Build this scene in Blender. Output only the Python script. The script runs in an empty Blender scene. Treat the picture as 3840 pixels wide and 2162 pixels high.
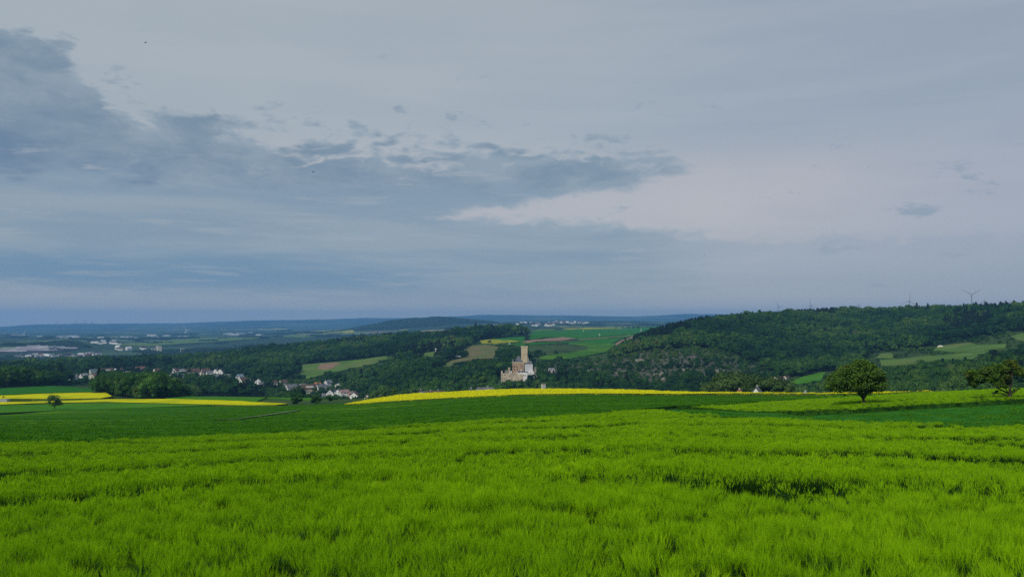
import bpy, bmesh, math, random
import numpy as np
from mathutils import Vector, Matrix, geometry
random.seed(7)
rng = np.random.default_rng(11)
S = bpy.context.scene
C = S.collection
R = math.radians

# ------------------------------------------------------------------ camera
F = 3014.0                      # focal length in photo pixels (3840 wide)
HOR = 1205.0                    # photo row of eye level
PITCH = math.atan((HOR - 1081.0) / F)
cam_d = bpy.data.cameras.new('camera'); cam = bpy.data.objects.new('camera', cam_d); C.objects.link(cam)
cam_d.sensor_width = 36.0; cam_d.lens = 36.0 * F / 3840.0
cam_d.clip_start = 0.1; cam_d.clip_end = 60000
cam.location = (0, 0, 0); cam.rotation_euler = (math.pi / 2 + PITCH, 0, 0)
S.camera = cam

# ------------------------------------------------------------------ light
SUN_EL, SUN_AZ = R(40), R(215)          # azimuth clockwise from the view direction (+Y)
HAZE_DENSITY = 8.6e-5
HAZE_COLOR = (0.20, 0.50, 0.99)
S.view_settings.view_transform = 'Standard'; S.view_settings.look = 'None'
S.view_settings.gamma = 1.0; S.view_settings.use_curve_mapping = False
EXPOSURE = 0.85
S.view_settings.exposure = EXPOSURE
S.cycles.use_denoising = False
S.cycles.max_bounces = 6; S.cycles.diffuse_bounces = 3; S.cycles.transmission_bounces = 2; S.cycles.volume_bounces = 1
S.cycles.transparent_max_bounces = 4; S.cycles.glossy_bounces = 2
sun_d = bpy.data.lights.new('sun', 'SUN'); sun = bpy.data.objects.new('sun', sun_d); C.objects.link(sun)
sun_d.energy = 1.5; sun_d.angle = R(11); sun_d.color = (1.0, 0.95, 0.86)
_sd = Vector((math.sin(SUN_AZ) * math.cos(SUN_EL), math.cos(SUN_AZ) * math.cos(SUN_EL), math.sin(SUN_EL)))
sun.rotation_euler = (-_sd).to_track_quat('-Z', 'Y').to_euler()

class NT:
    """small helper for node trees"""
    def __init__(s, nt): s.nt = nt; nt.nodes.clear()
    def n(s, typ, **kw):
        nd = s.nt.nodes.new(typ)
        for k, v in kw.items():
            if k.startswith('in_'):
                nd.inputs[k[3:]].default_value = v
            else: setattr(nd, k, v)
        return nd
    def l(s, a, b): s.nt.links.new(a, b)
    def math(s, op, a, b=None, c=None, clamp=False):
        nd = s.nt.nodes.new('ShaderNodeMath'); nd.operation = op; nd.use_clamp = clamp
        for i, v in enumerate((a, b, c)):
            if v is None: continue
            if isinstance(v, (int, float)): nd.inputs[i].default_value = v
            else: s.l(v, nd.inputs[i])
        return nd.outputs[0]
    def vmath(s, op, a, b=None):
        nd = s.nt.nodes.new('ShaderNodeVectorMath'); nd.operation = op
        for i, v in enumerate((a, b)):
            if v is None: continue
            if isinstance(v, tuple): nd.inputs[i].default_value = v
            else: s.l(v, nd.inputs[i])
        return nd.outputs[0]
    def noise(s, vec, scale, detail=3.0, rough=0.5, dist=0.0, dim='3D'):
        nd = s.nt.nodes.new('ShaderNodeTexNoise'); nd.noise_dimensions = dim
        nd.inputs['Scale'].default_value = scale; nd.inputs['Detail'].default_value = detail
        nd.inputs['Roughness'].default_value = rough; nd.inputs['Distortion'].default_value = dist
        if vec is not None: s.l(vec, nd.inputs['Vector'])
        return nd.outputs['Fac']
    def map(s, v, a, b, c=0.0, d=1.0, smooth=True):
        nd = s.nt.nodes.new('ShaderNodeMapRange'); nd.interpolation_type = 'SMOOTHSTEP' if smooth else 'LINEAR'
        for i, x in zip((1, 2, 3, 4), (a, b, c, d)):
            if isinstance(x, (int, float)): nd.inputs[i].default_value = x
            else: s.l(x, nd.inputs[i])
        s.l(v, nd.inputs[0]); return nd.outputs[0]
    def mix(s, fac, a, b):
        nd = s.nt.nodes.new('ShaderNodeMix'); nd.data_type = 'RGBA'
        for sock, v in ((nd.inputs[0], fac), (nd.inputs[6], a), (nd.inputs[7], b)):
            if isinstance(v, (int, float)): sock.default_value = v
            elif isinstance(v, tuple): sock.default_value = (*v[:3], 1)
            else: s.l(v, sock)
        return nd.outputs[2]
    def ramp(s, fac, stops):
        nd = s.nt.nodes.new('ShaderNodeValToRGB'); cr = nd.color_ramp
        while len(cr.elements) < len(stops): cr.elements.new(0.5)
        for e, (p, c) in zip(cr.elements, stops): e.position = p; e.color = (*c, 1)
        s.l(fac, nd.inputs[0]); return nd.outputs[0]
    def curve(s, v, pts, lo, hi, ylo, yhi):
        """piecewise function of v (lo..hi) through pts [(x,y)]"""
        t = s.map(v, lo, hi, 0, 1, smooth=False)
        nd = s.nt.nodes.new('ShaderNodeFloatCurve'); cu = nd.mapping.curves[0]
        P = [((x - lo) / (hi - lo), (y - ylo) / (yhi - ylo)) for x, y in pts]
        cu.points[0].location = P[0]; cu.points[1].location = P[-1]
        for p in P[1:-1]: cu.points.new(*p)
        nd.mapping.update(); s.l(t, nd.inputs['Value'])
        return s.map(nd.outputs[0], 0, 1, ylo, yhi, smooth=False)

def lin(r, g, b):
    f = lambda c: (c / 255 / 12.92) if c <= 10 else ((c / 255 + 0.055) / 1.055) ** 2.4
    return (f(r), f(g), f(b))

# ------------------------------------------------------------------ sky (World): Nishita under a layered cloud deck
def build_world():
    w = bpy.data.worlds.new('World'); S.world = w; w.use_nodes = True
    t = NT(w.node_tree)
    tc = t.n('ShaderNodeTexCoord').outputs['Generated']
    sep = t.n('ShaderNodeSeparateXYZ'); t.l(tc, sep.inputs[0])
    x, y, z = sep.outputs
    az = t.math('MULTIPLY', t.math('ARCTAN2', x, y), 180 / math.pi)      # degrees, 0 = view direction
    el = t.math('MULTIPLY', t.math('ARCSINE', z), 180 / math.pi)
    flat = t.vmath('MULTIPLY', tc, (1, 1, 2.6))
    flat2 = t.vmath('MULTIPLY', tc, (1, 1, 9.0))
    nbig = t.noise(flat, 4.5, 5, 0.55, 0.2)
    nmid = t.noise(flat, 12.0, 7, 0.6, 0.3)
    nfin = t.noise(flat, 34.0, 6, 0.62, 0.3)
    nstr = t.noise(flat2, 3.2, 6, 0.55, 0.3)
    nstr2 = t.noise(flat2, 8.0, 5, 0.58, 0.4)
    bil = t.math('ABSOLUTE', t.math('SUBTRACT', t.noise(flat, 9.0, 3, 0.5, 0.4), 0.5))
    bil2 = t.math('ABSOLUTE', t.math('SUBTRACT', t.noise(flat, 24.0, 3, 0.55, 0.4), 0.5))
    # upper edge of the dark cloud bank (elevation, degrees, over azimuth)
    up = t.curve(az, [(-180, 6), (-100, 12), (-50, 17.5), (-33, 17.4), (-28.6, 16.6), (-27.6, 14.8), (-24.6, 13.4), (-20, 13.4), (-17, 13.2), (-14.8, 12.4), (-11, 13.2), (-6, 12.7), (0, 12.2), (6, 12.2), (11, 11.7), (13.5, 10.6), (17, 9.2), (24, 7.0), (60, 5), (180, 6)], -180, 180, 0, 30)
    lump = t.math('SUBTRACT', t.math('ADD', t.math('MULTIPLY', bil, 11.0), t.math('MULTIPLY', bil2, 5.0)), 1.5)
    wob = t.math('ADD', t.math('ADD', t.math('MULTIPLY', t.math('SUBTRACT', nbig, 0.5), 3.5), lump), t.math('MULTIPLY', t.math('SUBTRACT', nfin, 0.5), 1.6))
    h = t.math('ADD', t.math('SUBTRACT', up, el), wob)
    bank = t.map(h, -0.45, 1.0)
    dens = t.map(h, 0.2, 4.5)
    # bright gap low on the right
    gc = t.curve(az, [(-180, 5), (-40, 6.0), (-6, 7.0), (0, 7.5), (8, 7.9), (16, 8.2), (30, 9.0), (180, 5)], -180, 180, 0, 30)
    gh = t.curve(az, [(-180, 0), (-60, 0.0), (-6.5, 0.0), (-4.5, 0.45), (2, 0.95), (7, 1.6), (12, 2.3), (18, 3.2), (34, 4.0), (180, 0)], -180, 180, 0, 30)
    gd = t.math('SUBTRACT', gh, t.math('ABSOLUTE', t.math('SUBTRACT', t.math('ADD', el, t.math('MULTIPLY', lump, 0.35)), gc)))
    gap = t.map(gd, -0.15, 0.7)
    # breaks along the foot of the bank on the left
    brk = t.math('MULTIPLY', t.map(t.math('ADD', t.math('MULTIPLY', nstr2, 0.7), t.math('MULTIPLY', nfin, 0.3)), 0.54, 0.66), t.map(t.math('ABSOLUTE', t.math('SUBTRACT', el, 10.2)), 1.3, 0.3))
    brk = t.math('MULTIPLY', brk, t.map(az, 8, -6))
    fade = t.map(az, 6, 17, 1.0, 0.45)
    deck = t.math('MULTIPLY', t.math('MULTIPLY', t.math('MULTIPLY', bank, fade), t.math('SUBTRACT', 1.0, gap)), t.math('SUBTRACT', 1.0, t.math('MULTIPLY', brk, 0.45)), clamp=True)
    g = 10.0 / (2 ** EXPOSURE)       # world strength 0.1 and the exposure, taken out of display colours
    sc = lambda c: tuple(v * g for v in lin(*c))
    # light high veil: warmer low, greyer to the right
    veil = t.mix(t.map(az, -10, 32), sc((169, 178, 184)), sc((152, 163, 176)))
    veil = t.mix(t.map(el, 9.5, 13.5), t.mix(t.map(az, 12, 34), sc((186, 184, 187)), sc((164, 168, 180))), veil)
    veil = t.mix(t.math('MULTIPLY', t.map(nbig, 0.3, 0.7), 0.25), veil, sc((152, 164, 176)))
    veil = t.mix(t.math('MULTIPLY', t.map(nstr, 0.4, 0.62), 0.15), veil, sc((186, 190, 194)))
    # cloud deck colours: the thick upper bank, then paler sheets towards the horizon
    cl = t.mix(t.map(nmid, 0.34, 0.66), sc((120, 140, 157)), sc((145, 160, 172)))
    core = t.math('MULTIPLY', t.math('MULTIPLY', dens, t.map(nbig, 0.62, 0.38)), t.map(az, 2, -26, 0.35, 1.0))
    cl = t.mix(core, cl, sc((102, 125, 150)))
    low = t.mix(t.map(nstr, 0.38, 0.62), sc((132, 151, 168)), sc((147, 162, 174)))
    low = t.mix(t.math('MULTIPLY', t.map(nstr2, 0.56, 0.70), 0.55), low, sc((158, 169, 178)))
    cl = t.mix(t.map(t.math('ADD', el, t.math('MULTIPLY', lump, 0.5)), 10.4, 8.2), cl, low)
    # bluer belt low on the left
    belt = t.math('MULTIPLY', t.map(t.math('ABSOLUTE', t.math('SUBTRACT', el, 3.2)), 2.3, 0.5), t.map(az, 14, -20))
    cl = t.mix(t.math('MULTIPLY', belt, t.map(nstr, 0.66, 0.40, 0.25, 1.0)), cl, sc((110, 141, 168)))
    cl = t.mix(t.math('MULTIPLY', t.math('MULTIPLY', t.map(nstr2, 0.52, 0.62), 0.5), t.map(el, 5, 3)), cl, sc((154, 165, 175)))
    # paler air just above the hills
    cl = t.mix(t.math('MULTIPLY', t.map(el, 2.2, 0.2), t.map(az, 4, -24, 0.35, 0.8)), cl, sc((146, 162, 174)))
    rr = t.mix(t.map(az, 8, 30), cl, sc((148, 160, 176)))
    cl = t.mix(t.map(el, 9, 6), cl, rr)
    col = t.mix(deck, veil, cl)
    # thin wisps over the veil
    wisp = t.math('MULTIPLY', t.map(t.math('ADD', t.math('MULTIPLY', nmid, 0.75), t.math('MULTIPLY', nfin, 0.35)), 0.62, 0.72), t.math('MULTIPLY', t.map(h, -7.0, -2.0), 0.75))
    col = t.mix(t.math('MULTIPLY', wisp, t.math('SUBTRACT', 1.0, deck)), col, sc((136, 151, 168)))
    # sky near the horizon made paler to offset the haze, then some Nishita
    sky = t.n('ShaderNodeTexSky', sky_type='NISHITA', sun_disc=False, sun_elevation=SUN_EL, sun_rotation=SUN_AZ, altitude=300, air_density=1.0, dust_density=2.0)
    col = t.mix(t.map(el, 3.2, -0.3, 0.0, 0.75), col, sc((198, 195, 186)))
    col = t.mix(0.06, col, sky.outputs[0])
    bg = t.n('ShaderNodeBackground'); t.l(col, bg.inputs[0]); bg.inputs[1].default_value = 0.1
    out = t.n('ShaderNodeOutputWorld'); t.l(bg.outputs[0], out.inputs[0])
build_world()

# ------------------------------------------------------------------ helpers: pixel rays and the terrain function
def ray(px, py):
    """photo pixel -> (azimuth, tangent of elevation)"""
    px = np.asarray(px, float); py = np.asarray(py, float)
    dx = (px - 1920) / F; dy = (1081 - py) / F
    fw = math.cos(PITCH) - dy * math.sin(PITCH); up = math.sin(PITCH) + dy * math.cos(PITCH)
    return np.arctan2(dx, fw), up / np.hypot(dx, fw)
def to_px(az): return np.tan(np.clip(az, -1.25, 1.25)) * F + 1920
def project(x, y, z):
    fw = y * math.cos(PITCH) + z * math.sin(PITCH); up = -y * math.sin(PITCH) + z * math.cos(PITCH)
    fw = np.maximum(fw, 1e-3)
    return 1920 + F * x / fw, 1081 - F * up / fw

# columns of profile knots (distance, photo row) or (distance, ('z', height)) from the camera outwards
def Z(v): return ('z', v)
COLS = {
 -1100: [(0,Z(-2.7)),(10,Z(-3.85)),(50,Z(-8.85)),(100,1675),(230,1596),(440,1545),(750,1450),(850,1447),(1150,1422),(1350,1400),(1550,1385),(1800,Z(-85)),(2500,Z(-118)),(3200,1342),(3900,1292),(7000,1262),(11000,1246),(15000,1226),(19500,Z(-150))],
 0:     [(0,Z(-2.7)),(10,Z(-3.85)),(50,Z(-8.85)),(100,1675),(230,1596),(440,1545),(750,1450),(850,1447),(1150,1422),(1350,1400),(1550,1385),(1800,Z(-85)),(2500,Z(-118)),(3200,1342),(3900,1292),(7000,1262),(11000,1246),(15000,1228),(19500,Z(-150))],
 170:   [(0,Z(-2.7)),(10,Z(-3.85)),(50,Z(-8.85)),(100,1671),(230,1594),(440,1542),(740,1451),(850,1447),(1150,1422),(1350,1400),(1550,1383),(1800,Z(-85)),(2500,Z(-118)),(3200,1342),(3900,1290),(7000,1262),(11000,1245),(15000,1220),(19500,Z(-120))],
 640:   [(0,Z(-2.7)),(10,Z(-3.85)),(50,Z(-8.8)),(105,1663),(230,1582),(430,1527),(560,1488),(750,Z(-72)),(1150,1427),(1350,1400),(1600,1362),(1900,Z(-85)),(2500,Z(-118)),(3500,Z(-122)),(4300,1290),(7000,1258),(11000,1238),(15000,1213),(19500,Z(-80))],
 960:   [(0,Z(-2.7)),(10,Z(-3.85)),(50,Z(-8.75)),(108,1647),(230,1567),(425,1515),(540,1492),(720,Z(-78)),(1120,1440),(1300,1402),(1560,1345),(1900,1305),(2500,Z(-110)),(3500,Z(-105)),(4400,1278),(7200,1250),(11000,1232),(15000,1202),(19500,Z(-20))],
 1280:  [(0,Z(-2.7)),(10,Z(-3.85)),(50,Z(-8.7)),(110,1630),(230,1555),(400,1503),(500,1497),(680,Z(-82)),(1100,1447),(1250,1400),(1500,1338),(1900,1287),(2600,Z(-90)),(3500,Z(-85)),(4500,1268),(7500,1243),(11000,1228),(15000,1197),(19500,Z(0))],
 1600:  [(0,Z(-2.7)),(10,Z(-3.85)),(50,Z(-8.6)),(112,1610),(215,1538),(340,1490),(400,1482),(560,Z(-86)),(750,Z(-84)),(900,1445),(1150,1362),(1800,1268),(2400,1255),(3300,Z(-62)),(4500,1240),(7800,1228),(11000,1214),(15000,1187),(19500,Z(0))],
 1950:  [(0,Z(-2.7)),(10,Z(-3.85)),(50,Z(-8.45)),(115,1588),(190,1522),(280,1484),(340,1466),(520,Z(-78)),(700,Z(-78)),(850,1436),(1080,1352),(1900,1262),(2700,1243),(4000,1227),(5500,1216),(8000,1210),(11000,1204),(15000,1184),(19500,Z(40))],
 2250:  [(0,Z(-2.7)),(10,Z(-3.85)),(50,Z(-8.35)),(120,1573),(190,1517),(275,1482),(330,1469),(500,Z(-78)),(700,Z(-76)),(850,1437),(1050,1365),(1350,1322),(1900,1268),(4000,1228),(5500,1215),(8000,1208),(11000,1202),(15000,1180),(19500,Z(40))],
 2400:  [(0,Z(-2.7)),(10,Z(-3.85)),(50,Z(-8.1)),(123,1567),(190,1516),(272,1484),(325,1474),(490,Z(-78)),(680,Z(-78)),(850,1438),(1040,1345),(1250,1284),(1800,1270),(4000,1228),(5500,1215),(8000,1208),(11000,1202),(15000,1184),(19500,Z(40))],
 2560:  [(0,Z(-2.7)),(10,Z(-3.85)),(50,Z(-8.2)),(125,1560),(190,1515),(270,1487),(320,1479),(480,Z(-76)),(650,Z(-76)),(850,1437),(1050,1330),(1350,1236),(1800,Z(-28)),(4000,Z(-36)),(5500,Z(-26)),(8000,Z(-5)),(11000,1204),(15000,1182),(19500,Z(40))],
 2900:  [(0,Z(-2.7)),(10,Z(-3.85)),(50,Z(-8.2)),(112,1580),(165,1527),(250,1489),(295,1483),(460,Z(-52)),(640,Z(-70)),(850,1438),(1150,1310),(1500,1196),(2000,Z(-10)),(4000,Z(-20)),(5500,Z(-10)),(8000,Z(0)),(11000,1204),(15000,1184),(19500,Z(40))],
 3200:  [(0,Z(-2.7)),(10,Z(-3.85)),(50,Z(-8.1)),(105,1597),(150,1517),(230,1490),(270,1487),(430,Z(-55)),(600,Z(-62)),(900,1405),(1300,1290),(1700,1182),(2200,Z(4)),(4000,Z(0)),(5500,Z(0)),(8000,Z(0)),(11000,1204),(15000,1184),(19500,Z(40))],
 3500:  [(0,Z(-2.7)),(10,Z(-3.85)),(50,Z(-8.1)),(102,1603),(150,1508),(215,1481),(250,1479),(410,Z(-48)),(570,Z(-53)),(880,1375),(1230,1282),(1650,1178),(2200,Z(8)),(4000,Z(0)),(5500,Z(0)),(8000,Z(0)),(11000,1204),(15000,1184),(19500,Z(40))],
 3840:  [(0,Z(-2.7)),(10,Z(-3.85)),(50,Z(-8.1)),(100,1606),(150,1497),(200,1468),(230,1468),(400,Z(-42)),(550,Z(-45)),(850,1350),(1150,1262),(1600,1172),(2200,Z(12)),(4000,Z(0)),(5500,Z(0)),(8000,Z(0)),(11000,1204),(15000,1184),(19500,Z(40))],
 5200:  [(0,Z(-2.7)),(10,Z(-3.85)),(50,Z(-8.1)),(100,Z(-11)),(150,Z(-13)),(200,Z(-15)),(230,Z(-16)),(400,Z(-36)),(550,Z(-40)),(850,Z(-25)),(1150,Z(-8)),(1600,Z(22)),(2200,Z(15)),(4000,Z(0)),(5500,Z(0)),(8000,Z(0)),(11000,Z(0)),(15000,Z(80)),(19500,Z(40))],
}
CX = np.array(sorted(COLS), float)
NK = 19
KR = np.zeros((NK, len(CX))); KZ = np.zeros((NK, len(CX)))
for j, cx in enumerate(CX):
    assert len(COLS[int(cx)]) == NK, cx
    for i, (r, v) in enumerate(COLS[int(cx)]):
        KR[i, j] = r
        KZ[i, j] = v[1] if isinstance(v, tuple) else r * float(ray(cx, v)[1])

def pchip_slopes(x, y):
    """x, y (K, N) -> monotone slopes (K, N)"""
    h = np.diff(x, axis=0); d = np.diff(y, axis=0) / h
    m = np.zeros_like(y)
    w1 = 2 * h[1:] + h[:-1]; w2 = h[1:] + 2 * h[:-1]
    ok = d[:-1] * d[1:] > 0
    with np.errstate(divide='ignore', invalid='ignore'):
        mm = (w1 + w2) / (w1 / d[:-1] + w2 / d[1:])
    m[1:-1] = np.where(ok, mm, 0); m[0] = d[0]; m[-1] = d[-1]
    return m
_cm_r = pchip_slopes(CX[:, None], KR.T).T; _cm_z = pchip_slopes(CX[:, None], KZ.T).T
def _cols(px):
    px = np.clip(px, CX[0], CX[-1]); j = np.clip(np.searchsorted(CX, px) - 1, 0, len(CX) - 2)
    h = CX[j + 1] - CX[j]; t = (px - CX[j]) / h
    a = (2*t**3 - 3*t**2 + 1); b = (t**3 - 2*t**2 + t) * h; c = (-2*t**3 + 3*t**2); d = (t**3 - t**2) * h
    return [a * Y[:, j] + b * M[:, j] + c * Y[:, j + 1] + d * M[:, j + 1] for Y, M in ((KR, _cm_r), (KZ, _cm_z))]
def wob(x, y, L, seed):
    rs = np.random.RandomState(seed); o = np.zeros_like(x)
    for k in range(7):
        a = rs.uniform(0, 2 * math.pi); f = 2 * math.pi / (L * rs.uniform(0.6, 1.7)); p = rs.uniform(0, 6.28)
        o = o + np.sin((x * math.cos(a) + y * math.sin(a)) * f + p)
    return o / 3.0
CASTLE_R = 850.0
_ca = float(ray(1945, 1420)[0]); CASTLE = np.array([CASTLE_R * math.sin(_ca), CASTLE_R * math.cos(_ca)])
HILL_R = 6200.0; _ha = float(ray(1610, 1200)[0]); HILL = np.array([HILL_R * math.sin(_ha), HILL_R * math.cos(_ha)])
def terrain_ar(az, r):
    """height of the ground at azimuth az (radians) and distance r; arrays"""
    az = np.asarray(az, float).ravel(); r = np.asarray(r, float).ravel(); out = np.empty_like(r)
    for s in range(0, len(r), 60000):
        a = az[s:s+60000]; q = r[s:s+60000]
        X, Y = _cols(to_px(a)); M = pchip_slopes(X, Y)
        q2 = np.clip(q, 0, X[-1] - 1)
        k = np.clip((X <= q2).sum(0) - 1, 0, NK - 2); ii = np.arange(len(q))
        x0 = X[k, ii]; h = X[k + 1, ii] - x0; t = (q2 - x0) / h
        z = (2*t**3-3*t**2+1)*Y[k, ii] + (t**3-2*t**2+t)*h*M[k, ii] + (-2*t**3+3*t**2)*Y[k+1, ii] + (t**3-t**2)*h*M[k+1, ii]
        xx = q * np.sin(a); yy = q * np.cos(a)
        z = z + wob(xx, yy, 60, 3) * 0.12 * np.clip((q - 20) / 200, 0, 1) + wob(xx, yy, 170, 4) * 1.6 * np.clip((q - 600) / 900, 0, 1)
        z = z + wob(xx, yy, 900, 5) * 7 * np.clip((q - 2600) / 4000, 0, 1) + wob(xx, yy, 2600, 6) * 16 * np.clip((q - 7500) / 5000, 0, 1)
        d2 = ((xx - CASTLE[0]) ** 2 + ((yy - CASTLE[1] - 6) / 0.8) ** 2)
        z = z + 6.0 * np.exp(-d2 / (2 * 26.0 ** 2))
        hx = (xx - HILL[0]); hy = (yy - HILL[1])
        wx = np.where(hx < 0, 600, 400)
        z = z + 74 * np.exp(-((np.abs(hx) / wx) ** 2.6)) * np.exp(-((np.abs(hy) / 700) ** 2.5)) * (1 + 0.06 * wob(xx, yy, 300, 9))
        out[s:s+60000] = z
    return out
def T(x, y):
    x = np.asarray(x, float); y = np.asarray(y, float)
    return terrain_ar(np.arctan2(x, y).ravel(), np.hypot(x, y).ravel()).reshape(x.shape)
def T1(x, y): return float(T(np.array([x]), np.array([y]))[0])
def hit(px, py, rmin, rmax, h=0.0):
    """where the ray of a photo pixel meets the ground (raised by h) between two distances"""
    a, t = ray(px, py); a = float(a); t = float(t)
    rr = np.geomspace(rmin, rmax, 500)
    g = terrain_ar(np.full_like(rr, a), rr) + h - rr * t
    k = np.where((g[:-1] < 0) & (g[1:] >= 0))[0]
    if len(k):
        k = k[0]; f = -g[k] / (g[k + 1] - g[k]); r = rr[k] + f * (rr[k + 1] - rr[k])
    else: r = rr[int(np.argmin(np.abs(g / rr)))]
    return r * math.sin(a), r * math.cos(a)
def at(px, r):
    a = math.atan((px - 1920) / F); return r * math.sin(a), r * math.cos(a)

# ------------------------------------------------------------------ object helpers
def tag(o, label=None, cat=None, group=None, kind=None):
    for k, v in (('label', label), ('category', cat), ('group', group), ('kind', kind)):
        if v: o[k] = v
    return o
def empty(name, loc=(0, 0, 0), rz=0.0):
    o = bpy.data.objects.new(name, None); C.objects.link(o); o.location = loc; o.rotation_euler = (0, 0, rz)
    o.empty_display_size = 0.5; return o
def mesh_np(name, V, Fc, mats, mi=None, smooth=False, parent=None, link=True):
    me = bpy.data.meshes.new(name); V = np.asarray(V, np.float32)
    if isinstance(Fc, np.ndarray):
        n, k = Fc.shape
        me.vertices.add(len(V)); me.vertices.foreach_set('co', V.ravel())
        me.loops.add(n * k); me.loops.foreach_set('vertex_index', Fc.astype(np.int32).ravel())
        me.polygons.add(n); me.polygons.foreach_set('loop_start', np.arange(0, n * k, k, dtype=np.int32))
        me.update(calc_edges=True)
    else:
        me.from_pydata([tuple(map(float, v)) for v in V], [], Fc); me.update()
    for m in (mats if isinstance(mats, (list, tuple)) else [mats]): me.materials.append(m)
    if mi is not None: me.polygons.foreach_set('material_index', np.asarray(mi, np.int32))
    if smooth: me.polygons.foreach_set('use_smooth', np.ones(len(me.polygons), bool))
    o = bpy.data.objects.new(name, me)
    if link: C.objects.link(o)
    if parent: o.parent = parent
    return o
class MB:
    """collects boxes, prisms and tubes for one mesh object"""
    def __init__(s): s.v = []; s.f = []
    def add(s, vs, fs):
        n = len(s.v); s.v += [tuple(v) for v in vs]; s.f += [[i + n for i in f] for f in fs]; return s
    def box(s, x0, x1, y0, y1, z0, z1):
        return s.add([(x0,y0,z0),(x1,y0,z0),(x1,y1,z0),(x0,y1,z0),(x0,y0,z1),(x1,y0,z1),(x1,y1,z1),(x0,y1,z1)],
                     [(0,3,2,1),(4,5,6,7),(0,1,5,4),(1,2,6,5),(2,3,7,6),(3,0,4,7)])
    def bar(s, p, q, w, w2=None, n=4):
        p = Vector(p); q = Vector(q); d = (q - p).normalized(); a = d.orthogonal().normalized(); b = d.cross(a); w2 = w if w2 is None else w2
        vs = [p + (a * math.cos(t) + b * math.sin(t)) * w for t in [2*math.pi*i/n + .78 for i in range(n)]] + [q + (a * math.cos(t) + b * math.sin(t)) * w2 for t in [2*math.pi*i/n + .78 for i in range(n)]]
        return s.add(vs, [tuple(range(n))[::-1], tuple(range(n, 2*n))] + [(i, (i+1) % n, n + (i+1) % n, n + i) for i in range(n)])
    def prism(s, poly, y0, y1):
        """polygon in x,z, from y0 to y1"""
        n = len(poly); return s.add([(x, y0, z) for x, z in poly] + [(x, y1, z) for x, z in poly],
            [tuple(range(n)), tuple(range(n, 2*n))[::-1]] + [(i, n + i, n + (i+1) % n, (i+1) % n) for i in range(n)])
    def cone(s, x, y, z0, z1, r0, r1, n=12):
        A = [2*math.pi*i/n for i in range(n)]
        return s.add([(x + r0*math.cos(a), y + r0*math.sin(a), z0) for a in A] + [(x + r1*math.cos(a), y + r1*math.sin(a), z1) for a in A],
            [tuple(range(n))[::-1], tuple(range(n, 2*n))] + [(i, (i+1) % n, n + (i+1) % n, n + i) for i in range(n)])
    def build(s, name, m, parent=None, link=True): return mesh_np(name, s.v, s.f, m, parent=parent, link=link)
def copy_tree(o, parent=None):
    c = o.copy(); C.objects.link(c); c.parent = parent
    for ch in list(o.children): copy_tree(ch, c)
    return c

# ------------------------------------------------------------------ materials
def material(name, fn, rough=0.85, spec=0.2, transl=None):
    m = bpy.data.materials.new(name); m.use_nodes = True; t = NT(m.node_tree)
    out = t.n('ShaderNodeOutputMaterial'); p = t.n('ShaderNodeBsdfPrincipled')
    p.inputs['Roughness'].default_value = rough; p.inputs['Specular IOR Level'].default_value = spec
    pos = t.n('ShaderNodeNewGeometry').outputs['Position']
    col, bump = fn(t, pos)
    if isinstance(col, tuple): p.inputs['Base Color'].default_value = (*col, 1)
    else: t.l(col, p.inputs['Base Color'])
    if bump is not None:
        b = t.n('ShaderNodeBump'); t.l(bump[0], b.inputs['Height']); b.inputs['Strength'].default_value = bump[1]; b.inputs['Distance'].default_value = bump[2]
        t.l(b.outputs[0], p.inputs['Normal'])
    if transl:
        tr = t.n('ShaderNodeBsdfTranslucent')
        if isinstance(col, tuple): tr.inputs[0].default_value = (*col, 1)
        else: t.l(col, tr.inputs[0])
        mx = t.n('ShaderNodeMixShader'); mx.inputs[0].default_value = transl
        t.l(p.outputs[0], mx.inputs[1]); t.l(tr.outputs[0], mx.inputs[2]); t.l(mx.outputs[0], out.inputs[0])
    else: t.l(p.outputs[0], out.inputs[0])
    return m
def two_tone(a, b, scale, b2=None, scale2=None, bump=0.0, bscale=None, bd=0.1, stretch=None, detail=4):
    def fn(t, pos):
        v = pos if stretch is None else t.vmath('MULTIPLY', pos, stretch)
        c = t.mix(t.map(t.noise(v, scale, detail), 0.35, 0.65), a, b)
        if b2: c = t.mix(t.math('MULTIPLY', t.map(t.noise(v, scale2, 3), 0.45, 0.7), 0.7), c, b2)
        return c, ((t.noise(pos, bscale or scale * 4, 3), bump, bd) if bump else None)
    return fn
def leaf_fn(stops, objvar=0.45, patch=0.005, fine=0.9):
    """foliage: base tint from a per-tree random value and broad patches, light and dark leaf clumps"""
    def fn(t, pos):
        oi = t.n('ShaderNodeObjectInfo').outputs['Random']
        n1 = t.noise(pos, patch, 3, 0.6)
        f = t.math('ADD', t.math('MULTIPLY', oi, objvar), t.math('MULTIPLY', t.map(n1, 0.38, 0.62), 1 - objvar))
        c = t.ramp(f, stops)
        n2 = t.noise(pos, fine, 2)
        hs = t.n('ShaderNodeHueSaturation'); t.l(c, hs.inputs['Color']); t.l(t.map(n2, 0.3, 0.7, 0.72, 1.3), hs.inputs['Value'])
        return hs.outputs[0], None
    return fn
mats = {}
mats['leaf'] = material('broadleaf_foliage', leaf_fn([(0.0, (0.008, 0.027, 0.013)), (0.3, (0.018, 0.060, 0.017)), (0.65, (0.039, 0.104, 0.018)), (0.9, (0.078, 0.152, 0.026)), (1.0, (0.09, 0.12, 0.042))]), 0.9, 0.05, 0.15)
mats['leaf_copse'] = material('copse_foliage', leaf_fn([(0.0, (0.012, 0.042, 0.010)), (0.45, (0.030, 0.095, 0.012)), (0.85, (0.060, 0.150, 0.014)), (1.0, (0.10, 0.11, 0.025))], 0.8), 0.7, 0.15, 0.18)
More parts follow.
